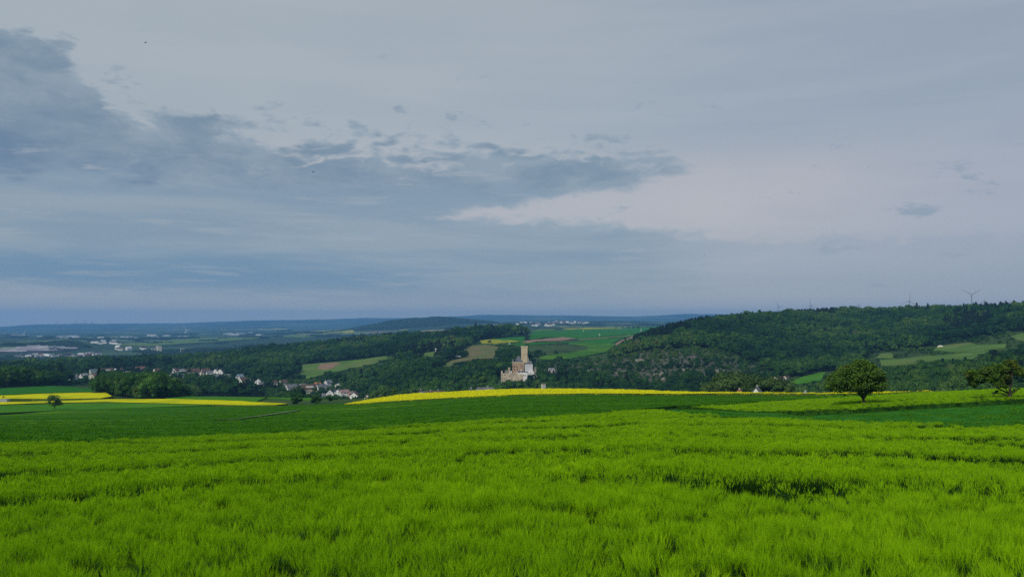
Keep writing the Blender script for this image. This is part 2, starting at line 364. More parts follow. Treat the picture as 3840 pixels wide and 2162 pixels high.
mats['leaf_far'] = material('far_foliage', leaf_fn([(0.0, (0.012, 0.035, 0.022)), (0.5, (0.022, 0.058, 0.026)), (1.0, (0.04, 0.09, 0.03))], 0.5, 0.002, 0.2), 0.8, 0.1)
mats['pine'] = material('pine_foliage', leaf_fn([(0.0, (0.007, 0.018, 0.013)), (0.5, (0.011, 0.028, 0.016)), (1.0, (0.02, 0.04, 0.02))]), 0.8, 0.1)
mats['orchard'] = material('orchard_foliage', lambda t, pos: (t.mix(t.map(t.noise(pos, 0.3, 2), 0.57, 0.72), t.mix(t.map(t.noise(pos, 3.0, 2), 0.35, 0.65), (0.028, 0.08, 0.007), (0.10, 0.19, 0.014)), t.mix(t.map(t.noise(pos, 3.0, 2), 0.35, 0.65), (0.055, 0.065, 0.008), (0.13, 0.12, 0.018))), None), 0.6, 0.2, 0.2)
mats['willow'] = material('pale_foliage', leaf_fn([(0.0, (0.030, 0.070, 0.016)), (1.0, (0.065, 0.115, 0.026))], 0.8), 0.7, 0.15, 0.15)
mats['bark'] = material('bark', two_tone((0.03, 0.022, 0.015), (0.075, 0.062, 0.045), 3.0, bump=0.5), 0.95, 0.1)
def crop_fn(a, b, scale, lines=None, c3=None, s3=0.02, tram=None, bump=(1.2, 0.35, 0.3)):
    """crop canopy: tone patches, drill rows (direction, spacing) and tramlines"""
    def fn(t, pos):
        c = t.mix(t.map(t.noise(pos, scale, 5, 0.6), 0.35, 0.65), a, b)
        if c3: c = t.mix(t.math('MULTIPLY', t.map(t.noise(pos, s3, 4), 0.45, 0.7), 0.8), c, c3)
        if tram:
            ang, sp, wdt, dark = tram
            sx = t.n('ShaderNodeSeparateXYZ'); w = t.vmath('ADD', pos, (0, 0, 0)); t.l(w, sx.inputs[0])
            d = t.math('ADD', t.math('MULTIPLY', sx.outputs[0], math.cos(ang)), t.math('MULTIPLY', sx.outputs[1], math.sin(ang)))
            d = t.math('ADD', d, t.math('MULTIPLY', t.noise(pos, 0.02, 2), 0.6))
            for off in (0.0, 1.9):
                m = t.math('PINGPONG', t.math('ADD', d, off), sp / 2)
                c = t.mix(t.math('MULTIPLY', t.map(m, wdt, wdt * 0.4), dark), c, tuple(v * 0.45 for v in a))
        return c, (t.noise(pos, bump[0], 4, 0.7), bump[1], bump[2])
    return fn
mats['wheat'] = material('wheat_crop', crop_fn((0.028, 0.108, 0.006), (0.052, 0.160, 0.008), 0.9, c3=(0.085, 0.20, 0.010), s3=0.015, tram=(1.25, 24, 1.1, 0.9), bump=(2.5, 0.7, 0.5)), 1.0, 0.0)
mats['wheat2'] = material('wheat_crop_light', crop_fn((0.045, 0.15, 0.013), (0.065, 0.20, 0.018), 0.5, c3=(0.08, 0.21, 0.015), s3=0.02, tram=(1.4, 18, 0.3, 0.5)), 1.0, 0.0)
mats['wheat3'] = material('wheat_crop_blue', crop_fn((0.022, 0.12, 0.016), (0.036, 0.155, 0.020), 0.4, tram=(1.5, 15, 0.3, 0.4)), 1.0, 0.0)
mats['rape'] = material('rapeseed_bloom', crop_fn((0.55, 0.54, 0.006), (0.70, 0.69, 0.008), 1.3, c3=(0.34, 0.42, 0.010), s3=0.06, tram=(1.45, 20, 0.9, 0.6), bump=(2.0, 0.9, 0.6)), 1.0, 0.0)
mats['rape_pale'] = material('rapeseed_fading', two_tone((0.20, 0.23, 0.02), (0.32, 0.32, 0.03), 0.02), 1.0, 0.0)
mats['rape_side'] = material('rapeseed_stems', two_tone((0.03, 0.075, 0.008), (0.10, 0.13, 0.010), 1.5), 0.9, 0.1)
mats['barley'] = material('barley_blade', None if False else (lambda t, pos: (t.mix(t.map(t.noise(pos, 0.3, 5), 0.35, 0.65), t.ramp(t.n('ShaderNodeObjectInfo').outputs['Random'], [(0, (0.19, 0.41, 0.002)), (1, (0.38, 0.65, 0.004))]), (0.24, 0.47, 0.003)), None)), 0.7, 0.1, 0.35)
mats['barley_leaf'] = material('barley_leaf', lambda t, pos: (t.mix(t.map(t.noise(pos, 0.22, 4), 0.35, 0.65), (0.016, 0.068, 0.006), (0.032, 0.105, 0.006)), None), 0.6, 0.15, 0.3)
mats['barley_low'] = material('barley_gap_shade', two_tone((0.010, 0.045, 0.004), (0.025, 0.085, 0.005), 2.0), 1.0, 0.0)  # dark green painted as the shade in the gaps between barley stems
mats['barley_top'] = material('barley_canopy', crop_fn((0.075, 0.18, 0.004), (0.13, 0.27, 0.005), 1.2, bump=(3.0, 0.8, 0.5)), 0.8, 0.15)
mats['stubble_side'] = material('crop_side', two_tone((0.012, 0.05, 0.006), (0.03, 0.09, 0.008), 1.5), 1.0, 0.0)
mats['soil'] = material('soil', two_tone((0.20, 0.13, 0.085), (0.28, 0.19, 0.125), 0.05), 0.95, 0.05)
mats['meadow'] = material('meadow_grass', two_tone((0.055, 0.125, 0.018), (0.09, 0.17, 0.026), 0.03, (0.12, 0.14, 0.04), 0.012, bump=0.4, bscale=0.8, bd=0.4), 0.9, 0.1)
mats['meadow_green'] = material('lush_meadow_grass', two_tone((0.035, 0.115, 0.014), (0.06, 0.16, 0.02), 0.03, (0.09, 0.18, 0.02), 0.012, bump=0.4, bscale=0.8, bd=0.4), 1.0, 0.0)
mats['meadow_dry'] = material('dry_meadow_grass', two_tone((0.07, 0.12, 0.025), (0.14, 0.12, 0.05), 0.03, (0.16, 0.115, 0.06), 0.02, bump=0.4, bscale=0.8, bd=0.4), 0.9, 0.1)
mats['stone_path'] = material('concrete_path', two_tone((0.10, 0.15, 0.07), (0.17, 0.21, 0.12), 0.3), 0.9, 0.2)
mats['rock'] = material('rock', two_tone((0.11, 0.10, 0.09), (0.22, 0.20, 0.18), 0.4, bump=0.8, bscale=1.2, bd=0.6), 0.9, 0.15)

# ------------------------------------------------------------------ ground: one sheet out to the far ridge
def build_ground():
    a_in = np.linspace(R(-37), R(37), 400); a_out = np.concatenate([np.linspace(R(-180), R(-38), 60), a_in, np.linspace(R(38), R(180), 60)])
    rr = np.concatenate([[0.0], np.geomspace(1.0, 16500, 330)])
    A, Q = np.meshgrid(a_out, rr, indexing='ij')
    z = terrain_ar(A.ravel(), Q.ravel())
    V = np.stack([(Q * np.sin(A)).ravel(), (Q * np.cos(A)).ravel(), z], 1)
    na, nr = A.shape; i, j = np.meshgrid(np.arange(na - 1), np.arange(nr - 1), indexing='ij')
    b = (i * nr + j).ravel(); Fc = np.stack([b, b + 1, b + nr + 1, b + nr], 1)[:, ::-1]
    def fn(t, pos):
        ln = t.vmath('LENGTH', pos); ln = ln.node.outputs['Value']
        n1 = t.noise(pos, 0.015, 5); near = t.mix(t.map(n1, 0.35, 0.65), (0.022, 0.05, 0.014), (0.045, 0.085, 0.02))
        rocky = t.mix(t.map(t.noise(pos, 0.05, 6, 0.65), 0.42, 0.60), (0.035, 0.055, 0.022), (0.10, 0.095, 0.08))
        # rocky slope facing the camera on the right-hand hill
        cx, cy = at(2440, 960)
        dd = t.vmath('MULTIPLY', t.vmath('SUBTRACT', pos, (cx, cy, 0)), (1 / 125, 1 / 150, 0)); dl = t.vmath('LENGTH', dd).node.outputs['Value']
        near = t.mix(t.map(t.math('ADD', dl, t.math('MULTIPLY', t.noise(pos, 0.012, 3), 0.6)), 1.45, 1.1), near, rocky)
        # far farmland: a patchwork of fields and woods
        vo = t.n('ShaderNodeTexVoronoi', voronoi_dimensions='2D', distance='MINKOWSKI'); vo.inputs['Exponent'].default_value = 0.9; vo.inputs['Scale'].default_value = 0.0042; vo.inputs['Randomness'].default_value = 0.85
        wv = t.vmath('MULTIPLY', pos, (1.0, 0.55, 1)); t.l(wv, vo.inputs['Vector'])
        sr = t.n('ShaderNodeSeparateColor'); t.l(vo.outputs['Color'], sr.inputs[0])
        patch = t.ramp(sr.outputs[0], [(0.0, (0.035, 0.065, 0.03)), (0.3, (0.06, 0.105, 0.045)), (0.55, (0.10, 0.145, 0.06)), (0.72, (0.26, 0.20, 0.13)), (0.8, (0.05, 0.09, 0.04)), (0.965, (0.36, 0.35, 0.07)), (1.0, (0.2, 0.25, 0.10))])
        patch.node.color_ramp.interpolation = 'CONSTANT'
        wood = t.map(t.noise(t.vmath('MULTIPLY', pos, (1, .6, 1)), 0.0013, 6, 0.6), 0.44, 0.50)
        far = t.mix(wood, patch, (0.022, 0.05, 0.024))
        c = t.mix(t.map(ln, 2050, 2500), near, far)
        hx, hy = HILL
        hd = t.vmath('LENGTH', t.vmath('MULTIPLY', t.vmath('SUBTRACT', pos, (float(hx), float(hy), 0)), (1 / 760, 1 / 1000, 0))).node.outputs['Value']
        c = t.mix(t.map(t.math('ADD', hd, t.math('MULTIPLY', t.noise(pos, 0.003, 3), 0.25)), 1.08, 1.02), c, (0.018, 0.045, 0.024))
        c = t.mix(t.map(ln, 10500, 12500), c, t.mix(t.map(t.noise(pos, 0.0011, 5, .6), 0.5, 0.58), (0.016, 0.036, 0.022), (0.06, 0.09, 0.04)))
        # bare soil under the crops by the camera
        c = t.mix(t.map(ln, 420, 300), c, (0.022, 0.065, 0.010))
        return c, (t.noise(pos, 0.25, 4), 0.6, 1.0)
    o = mesh_np('ground', V, Fc, material('ground', fn, 0.95, 0.05), smooth=True)
    tag(o, kind='structure', label='rolling ground from the barley field across the valley to the far hills')
build_ground()

def inside(P, poly):
    """points (N,2) inside polygon"""
    x, y = P[:, 0], P[:, 1]; c = np.zeros(len(P), bool); n = len(poly)
    for i in range(n):
        x0, y0 = poly[i]; x1, y1 = poly[(i + 1) % n]
        if y0 == y1: continue
        k = ((y0 > y) != (y1 > y)) & (x < (x1 - x0) * (y - y0) / (y1 - y0) + x0); c ^= k
    return c
def world_line(pts, rmin, rmax, h=0.0):
    return world_poly(pts, rmin, rmax, h, True)
def world_poly(pts, rmin, rmax, h=0.0, opened=False):
    out = []
    for i, p in enumerate(pts):
        if opened and i == len(pts) - 1: out.append(hit(p[0], p[1], rmin, rmax, h)); break
        q = pts[(i + 1) % len(pts)]; n = max(1, int(math.hypot(q[0] - p[0], q[1] - p[1]) / 60))
        for k in range(n):
            f = k / n; out.append(hit(p[0] + (q[0] - p[0]) * f, p[1] + (q[1] - p[1]) * f, rmin, rmax, h))
    return out
def sheet(name, W, h, m, m_side, step=None, label=None, kind='structure', base=None, wave=0.0):
    """a crop or surface over the world polygon W: top at ground + h, with skirts down to the ground"""
    P = np.array(W); 
    # resample the border
    B = []
    st = step or 4.0
    for i in range(len(P)):
        a, b = P[i], P[(i + 1) % len(P)]; L = np.hypot(*(b - a)); s = st * max(1.0, min(np.hypot(*a) / 150.0, 8)); n = max(1, int(L / s))
        for k in range(n): B.append(a + (b - a) * k / n)
    B = np.array(B); nb = len(B)
    # interior points on a polar lattice
    rad = np.hypot(B[:, 0], B[:, 1]); an = np.arctan2(B[:, 0], B[:, 1])
    r0, r1 = max(rad.min(), 2.0), rad.max(); a0, a1 = an.min(), an.max()
    s0 = st * max(1.0, min(r0 / 150.0, 8)); nr = int(min(160, max(4, (r1 - r0) / s0))); nn = int(min(260, max(4, (a1 - a0) * (r0 + r1) / 2 / s0)))
    A, Q = np.meshgrid(np.linspace(a0, a1, nn), np.linspace(r0, r1, nr) if r0 > 60 else np.geomspace(r0, r1, nr), indexing='ij')
    I = np.stack([(Q * np.sin(A)).ravel(), (Q * np.cos(A)).ravel()], 1); I = I[inside(I, B)]
    V2 = [Vector(v) for v in np.vstack([B, I])]
    res = geometry.delaunay_2d_cdt(V2, [(i, (i + 1) % nb) for i in range(nb)], [list(range(nb))], 1, 1e-4)
    vs = np.array([tuple(v) for v in res[0]]); fs = [tuple(f) for f in res[2]]
    z = T(vs[:, 0], vs[:, 1]); dist = np.hypot(vs[:, 0], vs[:, 1])
    top = z + h + 0.0006 * dist + (wave * wob(vs[:, 0], vs[:, 1], 5.0, 21) if wave else 0)
    V = np.column_stack([vs, top]); 
    # skirt
    cnt = {}
    for f in fs:
        for k in range(len(f)):
            e = (f[k], f[(k + 1) % len(f)]); cnt[tuple(sorted(e))] = cnt.get(tuple(sorted(e)), []) + [e]
    edge = [v[0] for v in cnt.values() if len(v) == 1]
    n0 = len(V); V = np.vstack([V, np.column_stack([vs, z - 0.6])])
    area = sum((vs[f[0]][0] * (vs[f[1]][1] - vs[f[2]][1]) + vs[f[1]][0] * (vs[f[2]][1] - vs[f[0]][1]) + vs[f[2]][0] * (vs[f[0]][1] - vs[f[1]][1])) for f in fs[:50])
    Fs = [f if area > 0 else f[::-1] for f in fs] + [(e[0], n0 + e[0], n0 + e[1], e[1]) for e in edge]
    o = mesh_np(name, V, Fs, [m, m_side or m], mi=[0] * len(fs) + [1] * len(edge))
    return tag(o, label=label, kind=kind)

# field outlines in photo pixels, cast onto the ground
W_BARLEY = [at(-1400, 115)] + world_line([(-300, 1664), (0, 1660), (560, 1645), (1300, 1607), (1900, 1572), (2300, 1543), (2465, 1526), (2500, 1540), (2580, 1549), (2740, 1559), (3000, 1571), (3200, 1580), (3500, 1588), (3840, 1588), (4200, 1590)], 40, 180, 0.85) + [at(5200, 95), (60, -20), (-60, -20)]
_wb = np.array(W_BARLEY)
sheet('barley_shade_sheet', [at(-1400, 112)] + W_BARLEY[1:-3] + [at(5200, 93)] + [(40, -6), (-40, -6)], 0.30, mats['barley_low'], mats['barley_low'], 3.0, 'dark sheet for the shade between stems of the near barley field', 'stuff')  # sheet under the plants, coloured dark as shade for the gaps
P_STRIP = [(2540, 1523), (2700, 1519), (2900, 1503), (3100, 1493), (3500, 1469), (3840, 1455), (4200, 1450), (4200, 1500), (3840, 1512), (3500, 1531), (3400, 1536), (3200, 1550), (3050, 1556), (2900, 1558), (2750, 1553), (2600, 1538)]
W_STRIP = world_line(P_STRIP[:7], 100, 330, 0.8) + world_line(P_STRIP[7:], 95, 160, 0.0)
sheet('barley_strip_shade_sheet', W_STRIP, 0.50, mats['barley_low'], mats['stubble_side'], 2.0, 'dark sheet for the shade between stems of the barley strip under the two orchard trees', 'stuff')  # same shade-coloured sheet below the strip's plants
F1 = world_poly([(0 - 500, 1664), (0, 1662), (560, 1648), (1300, 1610), (1900, 1574), (2465, 1528), (2540, 1521), (2700, 1517), (2900, 1501), (3100, 1491), (3240, 1484), (3420, 1478), (3420, 1474), (3200, 1480), (3000, 1485), (2560, 1484), (2200, 1482), (1950, 1484), (1700, 1492), (1500, 1502), (1270, 1515), (1100, 1521), (1000, 1523), (640, 1527), (300, 1535), (0, 1558), (-500, 1575)], 90, 470, 0.45)
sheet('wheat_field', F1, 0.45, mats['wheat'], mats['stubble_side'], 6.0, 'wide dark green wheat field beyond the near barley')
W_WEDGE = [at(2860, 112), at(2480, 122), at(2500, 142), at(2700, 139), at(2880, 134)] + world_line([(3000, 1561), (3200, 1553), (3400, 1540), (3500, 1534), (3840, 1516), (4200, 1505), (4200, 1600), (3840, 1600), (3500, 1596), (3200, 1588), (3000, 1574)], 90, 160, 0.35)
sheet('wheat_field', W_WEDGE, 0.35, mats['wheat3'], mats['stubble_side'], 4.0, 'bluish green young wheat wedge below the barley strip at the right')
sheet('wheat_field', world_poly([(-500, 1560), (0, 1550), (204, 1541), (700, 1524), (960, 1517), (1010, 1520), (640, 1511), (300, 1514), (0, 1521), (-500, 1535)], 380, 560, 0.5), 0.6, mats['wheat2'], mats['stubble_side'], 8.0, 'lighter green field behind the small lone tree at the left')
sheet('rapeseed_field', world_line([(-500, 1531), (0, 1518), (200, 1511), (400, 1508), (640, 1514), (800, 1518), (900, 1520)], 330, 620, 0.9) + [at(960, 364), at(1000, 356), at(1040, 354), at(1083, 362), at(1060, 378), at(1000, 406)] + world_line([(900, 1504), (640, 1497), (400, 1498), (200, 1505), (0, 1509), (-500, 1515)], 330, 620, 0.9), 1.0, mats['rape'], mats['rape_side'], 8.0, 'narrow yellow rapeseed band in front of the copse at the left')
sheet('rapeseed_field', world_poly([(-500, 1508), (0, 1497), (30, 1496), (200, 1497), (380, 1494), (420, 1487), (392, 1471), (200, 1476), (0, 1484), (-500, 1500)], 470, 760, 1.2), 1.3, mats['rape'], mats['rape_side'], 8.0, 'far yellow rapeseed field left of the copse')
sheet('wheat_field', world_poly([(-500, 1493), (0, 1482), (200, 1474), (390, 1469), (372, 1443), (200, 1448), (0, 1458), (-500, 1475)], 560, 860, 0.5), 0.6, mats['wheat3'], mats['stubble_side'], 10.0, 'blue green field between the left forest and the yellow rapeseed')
sheet('meadow', world_poly([(620, 1494), (900, 1501), (1090, 1513), (1250, 1512), (1260, 1500), (1110, 1496), (900, 1485), (750, 1484), (680, 1487)], 430, 620, 0.4), 0.4, mats['wheat2'], None, 8.0, 'light green meadow on the crest behind the yellow rapeseed band')
W_RAPE = world_line([(1300, 1516), (1500, 1502), (1700, 1491), (1950, 1479), (2200, 1475), (2560, 1477)], 220, 400, 0.85) + [at(2700, 280), at(2800, 274), at(2950, 268), at(3100, 256), at(3250, 238), at(3400, 236), at(3480, 235), at(3480, 238), at(3250, 252), at(3100, 268), at(3000, 280), at(2900, 290), at(2800, 300), at(2700, 307)] + world_line([(2560, 1467), (2200, 1456), (2000, 1452), (1900, 1455), (1700, 1462), (1500, 1480), (1400, 1496), (1300, 1513)], 220, 400, 0.85)
sheet('rapeseed_field', W_RAPE, 0.85, mats['rape'], mats['rape_side'], 5.0, 'long yellow rapeseed field along the crest below the castle')
# concrete farm track on the dark wheat
sheet('path', world_poly([(1125, 1538), (1120, 1540.5), (1060, 1550), (1000, 1558.5), (900, 1573), (800, 1587), (800, 1586.3), (900, 1571.5), (1000, 1556.5), (1060, 1547.5)], 200, 420, 0.6), 0.72, mats['stone_path'], mats['stubble_side'], 3.0, 'pale concrete farm track crossing the dark wheat field')
# clearings on the far side: name, polygon, distances, material, label
CLEAR = [
 ('meadow', [(1115, 1402), (1130, 1368), (1300, 1354), (1445, 1337), (1450, 1348), (1400, 1366), (1330, 1378), (1280, 1392), (1200, 1410), (1150, 1425)], 950, 1650, 'meadow', 'green field strip inside the woods above the village'),
 ('fallow_field', [(1185, 1384), (1200, 1368), (1250, 1363), (1290, 1366), (1270, 1378), (1220, 1388)], 950, 1650, 'soil', 'small brown patch in the green strip above the village'),
 ('meadow', [(1590, 1324), (1632, 1319), (1625, 1336), (1600, 1338)], 900, 1700, 'meadow', 'tiny green clearing at the edge of the upper woods'),
 ('meadow', [(1665, 1372), (1700, 1352), (1750, 1340), (1742, 1312), (1770, 1297), (1820, 1293), (1870, 1302), (1850, 1342), (1800, 1344), (1740, 1354), (1690, 1374)], 880, 1700, 'meadow_dry', 'brownish meadow on the knoll left of the castle'),
 ('meadow', [(2135, 1289), (2239, 1287), (2308, 1291), (2270, 1322), (2147, 1344), (2056, 1350), (2030, 1342), (2056, 1333), (2129, 1323), (2200, 1312), (2200, 1299)], 930, 1900, 'meadow_green', 'bright green meadow behind the castle tower'),
 ('wheat_field', [(1838, 1270), (1968, 1262), (1985, 1258), (2000, 1245), (2120, 1238), (2480, 1226), (2560, 1234), (2480, 1244), (2330, 1258), (2180, 1270), (2160, 1268), (2040, 1265), (1960, 1282), (1900, 1283)], 1200, 4400, 'wheat3', 'broad dark green plateau field beyond the castle'),
 ('rapeseed_field', [(1800, 1278), (1840, 1272), (1950, 1280), (1940, 1283), (1860, 1289), (1810, 1287)], 1150, 2600, 'rape_pale', 'pale yellow rapeseed wedge on the plateau behind the castle'),
 ('fallow_field', [(1962, 1284), (2060, 1270), (2110, 1266), (2162, 1270), (2080, 1281), (1985, 1288)], 1150, 2600, 'soil', 'long brown ploughed strip on the plateau'),
 ('fallow_field', [(2296, 1296), (2330, 1276), (2380, 1264), (2372, 1272), (2330, 1290)], 1150, 2200, 'soil', 'brown ploughed strip at the foot of the wooded hill'),
 ('meadow', [(2170, 1272), (2330, 1260), (2500, 1246), (2496, 1252), (2380, 1262), (2280, 1268), (2180, 1275)], 1200, 3200, 'meadow', 'pale green verge across the plateau'),
 ('wheat_field', [(1900, 1289), (2100, 1284), (2200, 1277), (2340, 1267), (2300, 1288), (2130, 1286), (1960, 1296)], 1100, 2300, 'wheat3', 'dark green plateau field just above the castle tower'),
 ('rapeseed_field', [(2105, 1233), (2200, 1229), (2340, 1231), (2340, 1233), (2200, 1235)], 3000, 5600, 'rape_pale', 'thin yellow band in front of the distant town'),
 ('meadow', [(1970, 1242), (2020, 1236), (2100, 1236), (2060, 1240), (1985, 1246)], 2000, 5000, 'meadow', 'light green edge of the plateau by the wood'),
 ('meadow', [(3290, 1328), (3352, 1324), (3352, 1343), (3290, 1341)], 800, 1600, 'meadow', 'small green clearing on the right slope'),
 ('meadow', [(3298, 1353), (3455, 1339), (3620, 1324), (3712, 1318), (3645, 1345), (3538, 1349), (3443, 1361), (3393, 1366), (3306, 1372)], 780, 1600, 'meadow', 'long lower meadow terrace on the right slope'),
 ('meadow', [(3484, 1316), (3517, 1299), (3645, 1285), (3662, 1295), (3778, 1291), (3774, 1305), (3662, 1320), (3579, 1322), (3530, 1314)], 780, 1600, 'meadow', 'upper meadow with a pale tent on the right slope'),
 ('meadow', [(3786, 1262), (3860, 1248), (4000, 1240), (4000, 1280), (3840, 1282), (3819, 1276)], 780, 1600, 'meadow', 'bright meadow at the right edge below the ridge woods'),
 ('meadow', [(2966, 1433), (3020, 1412), (3087, 1397), (3095, 1401), (3069, 1428), (2985, 1441)], 620, 1300, 'wheat2', 'steep green field beside the farm buildings'),
]
CLW = []
for nm, poly, r0, r1, mk, lab in CLEAR:
    W = np.array(world_poly(poly, r0, r1, 0.3))
    W = W + np.stack([wob(W[:, 0], W[:, 1], 31, 97), wob(W[:, 0], W[:, 1], 37, 98)], 1) * (3.0 if r0 < 1150 else 4.0); CLW.append(W); W = [tuple(q) for q in W]
    sheet(nm, W, 0.9 if nm == 'fallow_field' else 0.5, mats[mk], None, 8.0, lab)

# ------------------------------------------------------------------ crowns and trees
def leaf_cards(P, N, size, rngl, asp=1.0):
    """one bent two-triangle leaf clump per point, roughly facing outward"""
    n = len(P); a = rngl.normal(size=(n, 3)); a /= np.linalg.norm(a, axis=1)[:, None]
    nn = N + 0.9 * a; nn /= np.linalg.norm(nn, axis=1)[:, None]
    t = np.cross(nn, rngl.normal(size=(n, 3))); t /= np.linalg.norm(t, axis=1)[:, None]; b = np.cross(nn, t)
    s = (size * rngl.uniform(0.6, 1.35, n))[:, None]
    V = np.stack([P - t * s * asp, P - b * s * 0.6, P + t * s * asp, P + b * s * 0.6 + nn * s * 0.25], 1).reshape(-1, 3)
    q = np.arange(n) * 4
    return V, np.concatenate([np.stack([q, q + 1, q + 2], 1), np.stack([q, q + 2, q + 3], 1)])
def ico(sub=1):
    bm = bmesh.new(); bmesh.ops.create_icosphere(bm, subdivisions=sub, radius=1); V = np.array([v.co[:] for v in bm.verts]); Fc = np.array([[v.index for v in f.verts] for f in bm.faces]); bm.free(); return V, Fc
def crown_mesh(name, seed, lobes, per, size, mat, shape='round', core=0.80):
    """crown of unit height 1 (z 0.12..1): lobes of leaf clumps round dark lumpy cores"""
    g = np.random.default_rng(seed); Vs = []; Fs = []; n = 0; iv, ifc = ico(1)
    for k in range(lobes):
        if shape == 'cone':
            z = 0.12 + 0.83 * (k / max(1, lobes - 1)) ** 0.9; rad = 0.26 * (1.03 - z) + 0.02; th = g.uniform(0, 6.28)
            c = np.array([0.35 * rad * math.cos(th), 0.35 * rad * math.sin(th), z]); rr = np.array([rad * 1.1, rad * 1.1, 0.085])
        else:
            th = g.uniform(0, 6.28); u = g.uniform(0.0, 1.0); z = 0.34 + 0.46 * g.uniform(0, 1) if shape == 'round' else (0.16 + 0.62 * g.uniform() if shape == 'full' else 0.22 + 0.45 * g.uniform())
            rho = (0.27 if shape == 'round' else 0.34) * math.sqrt(u) * (1.15 - 0.75 * abs(z - 0.5))
            c = np.array([rho * math.cos(th), rho * math.sin(th), z]); q = g.uniform(0.13, 0.21); rr = np.array([q, q, q * g.uniform(0.75, 1.0)])
        d = g.normal(size=(per, 3)); d /= np.linalg.norm(d, axis=1)[:, None]; d[:, 2] = np.where(d[:, 2] < -0.45, -d[:, 2], d[:, 2])
        P = c + d * rr * g.uniform(0.88, 1.12, (per, 1))
        V, Fc = leaf_cards(P, d, size, g); Vs.append(V); Fs.append(Fc + n); n += len(V)
        V = c + iv * rr * core * g.uniform(0.85, 1.1, (len(iv), 1)); Vs.append(V); Fs.append(ifc + n); n += len(V)
    return mesh_np(name, np.vstack(Vs), np.vstack(Fs), mat, link=False)
def trunk_mesh(name, seed, h=0.4, w=0.022, lean=0.03):
    g = random.Random(seed); mb = MB(); p = Vector((0, 0, -0.06)); q = Vector((g.uniform(-lean, lean), g.uniform(-lean, lean), h))
    mb.bar(p, q, w, w * 0.6, 6)
    for k in range(3):
        a = g.uniform(0, 6.28); mb.bar(p.lerp(q, 0.6 + 0.15 * k), q + Vector((0.14 * math.cos(a), 0.14 * math.sin(a), 0.15)), w * 0.5, w * 0.2, 4)
    return mesh_np(name, mb.v, mb.f, mats['bark'], link=False)
BROAD = [crown_mesh('crown', 100 + i, 13, 60, 0.035, mats['leaf']) for i in range(5)]
COPSE = [crown_mesh('crown', 150 + i, 22, 85, 0.028, mats['leaf_copse'], 'full') for i in range(4)]
BUSHY = [crown_mesh('crown', 200 + i, 9, 60, 0.042, mats['leaf'], 'low') for i in range(3)]
PALE = [crown_mesh('crown', 230 + i, 12, 80, 0.032, mats['willow'], 'low') for i in range(2)]
PINE = [crown_mesh('crown', 250 + i, 9, 40, 0.045, mats['pine'], 'cone', 0.7) for i in range(3)]
FARB = [crown_mesh('crown', 280 + i, 7, 22, 0.07, mats['leaf_far'], 'low') for i in range(3)]
TRUNKS = [trunk_mesh('trunk', 300 + i) for i in range(3)]

# generic scatter: points with attributes, instances picked from a hidden library collection (never linked to the scene)
def scatter(name, P, rotz, scl, protos, idx, tilt=None, label=None):
    n = len(P); me = bpy.data.meshes.new(name); me.vertices.add(n); me.vertices.foreach_set('co', np.asarray(P, np.float32).ravel())
    rot = np.zeros((n, 3), np.float32); rot[:, 2] = rotz
    if tilt is not None: rot[:, 0] = tilt[0]; rot[:, 1] = tilt[1]
    scl = np.asarray(scl, np.float32); scl = np.repeat(scl[:, None], 3, 1) if scl.ndim == 1 else scl
    for nm, ty, arr in (('rot', 'FLOAT_VECTOR', rot), ('scl', 'FLOAT_VECTOR', scl)):
        a = me.attributes.new(nm, ty, 'POINT'); a.data.foreach_set('vector', np.ascontiguousarray(arr, np.float32).ravel())
    a = me.attributes.new('idx', 'INT', 'POINT'); a.data.foreach_set('value', np.asarray(idx, np.int32))
    me.update(); o = bpy.data.objects.new(name, me); C.objects.link(o)
    col = bpy.data.collections.new(name + '_library')
    for i, p in enumerate(protos):
        q = p.copy(); q.name = f'{i:02d}_{name}'; q.parent = None; col.objects.link(q)
    ng = bpy.data.node_groups.new(name, 'GeometryNodeTree')
    ng.interface.new_socket('Geometry', in_out='INPUT', socket_type='NodeSocketGeometry'); ng.interface.new_socket('Geometry', in_out='OUTPUT', socket_type='NodeSocketGeometry')
    N = ng.nodes; L = ng.links; gi = N.new('NodeGroupInput'); go = N.new('NodeGroupOutput')
    ip = N.new('GeometryNodeInstanceOnPoints'); ci = N.new('GeometryNodeCollectionInfo')
    ci.inputs['Collection'].default_value = col; ci.inputs['Separate Children'].default_value = True; ci.inputs['Reset Children'].default_value = True
    def attr(nm, dt):
        a = N.new('GeometryNodeInputNamedAttribute'); a.data_type = dt; a.inputs['Name'].default_value = nm; return a.outputs['Attribute']
    L.new(gi.outputs[0], ip.inputs['Points']); L.new(ci.outputs[0], ip.inputs['Instance']); ip.inputs['Pick Instance'].default_value = True
    L.new(attr('idx', 'INT'), ip.inputs['Instance Index']); L.new(attr('scl', 'FLOAT_VECTOR'), ip.inputs['Scale'])
    e2r = N.new('FunctionNodeEulerToRotation'); L.new(attr('rot', 'FLOAT_VECTOR'), e2r.inputs[0]); L.new(e2r.outputs[0], ip.inputs['Rotation'])
    L.new(ip.outputs[0], go.inputs[0])
    md = o.modifiers.new('scatter', 'NODES'); md.node_group = ng
    return tag(o, label=label, kind='stuff')


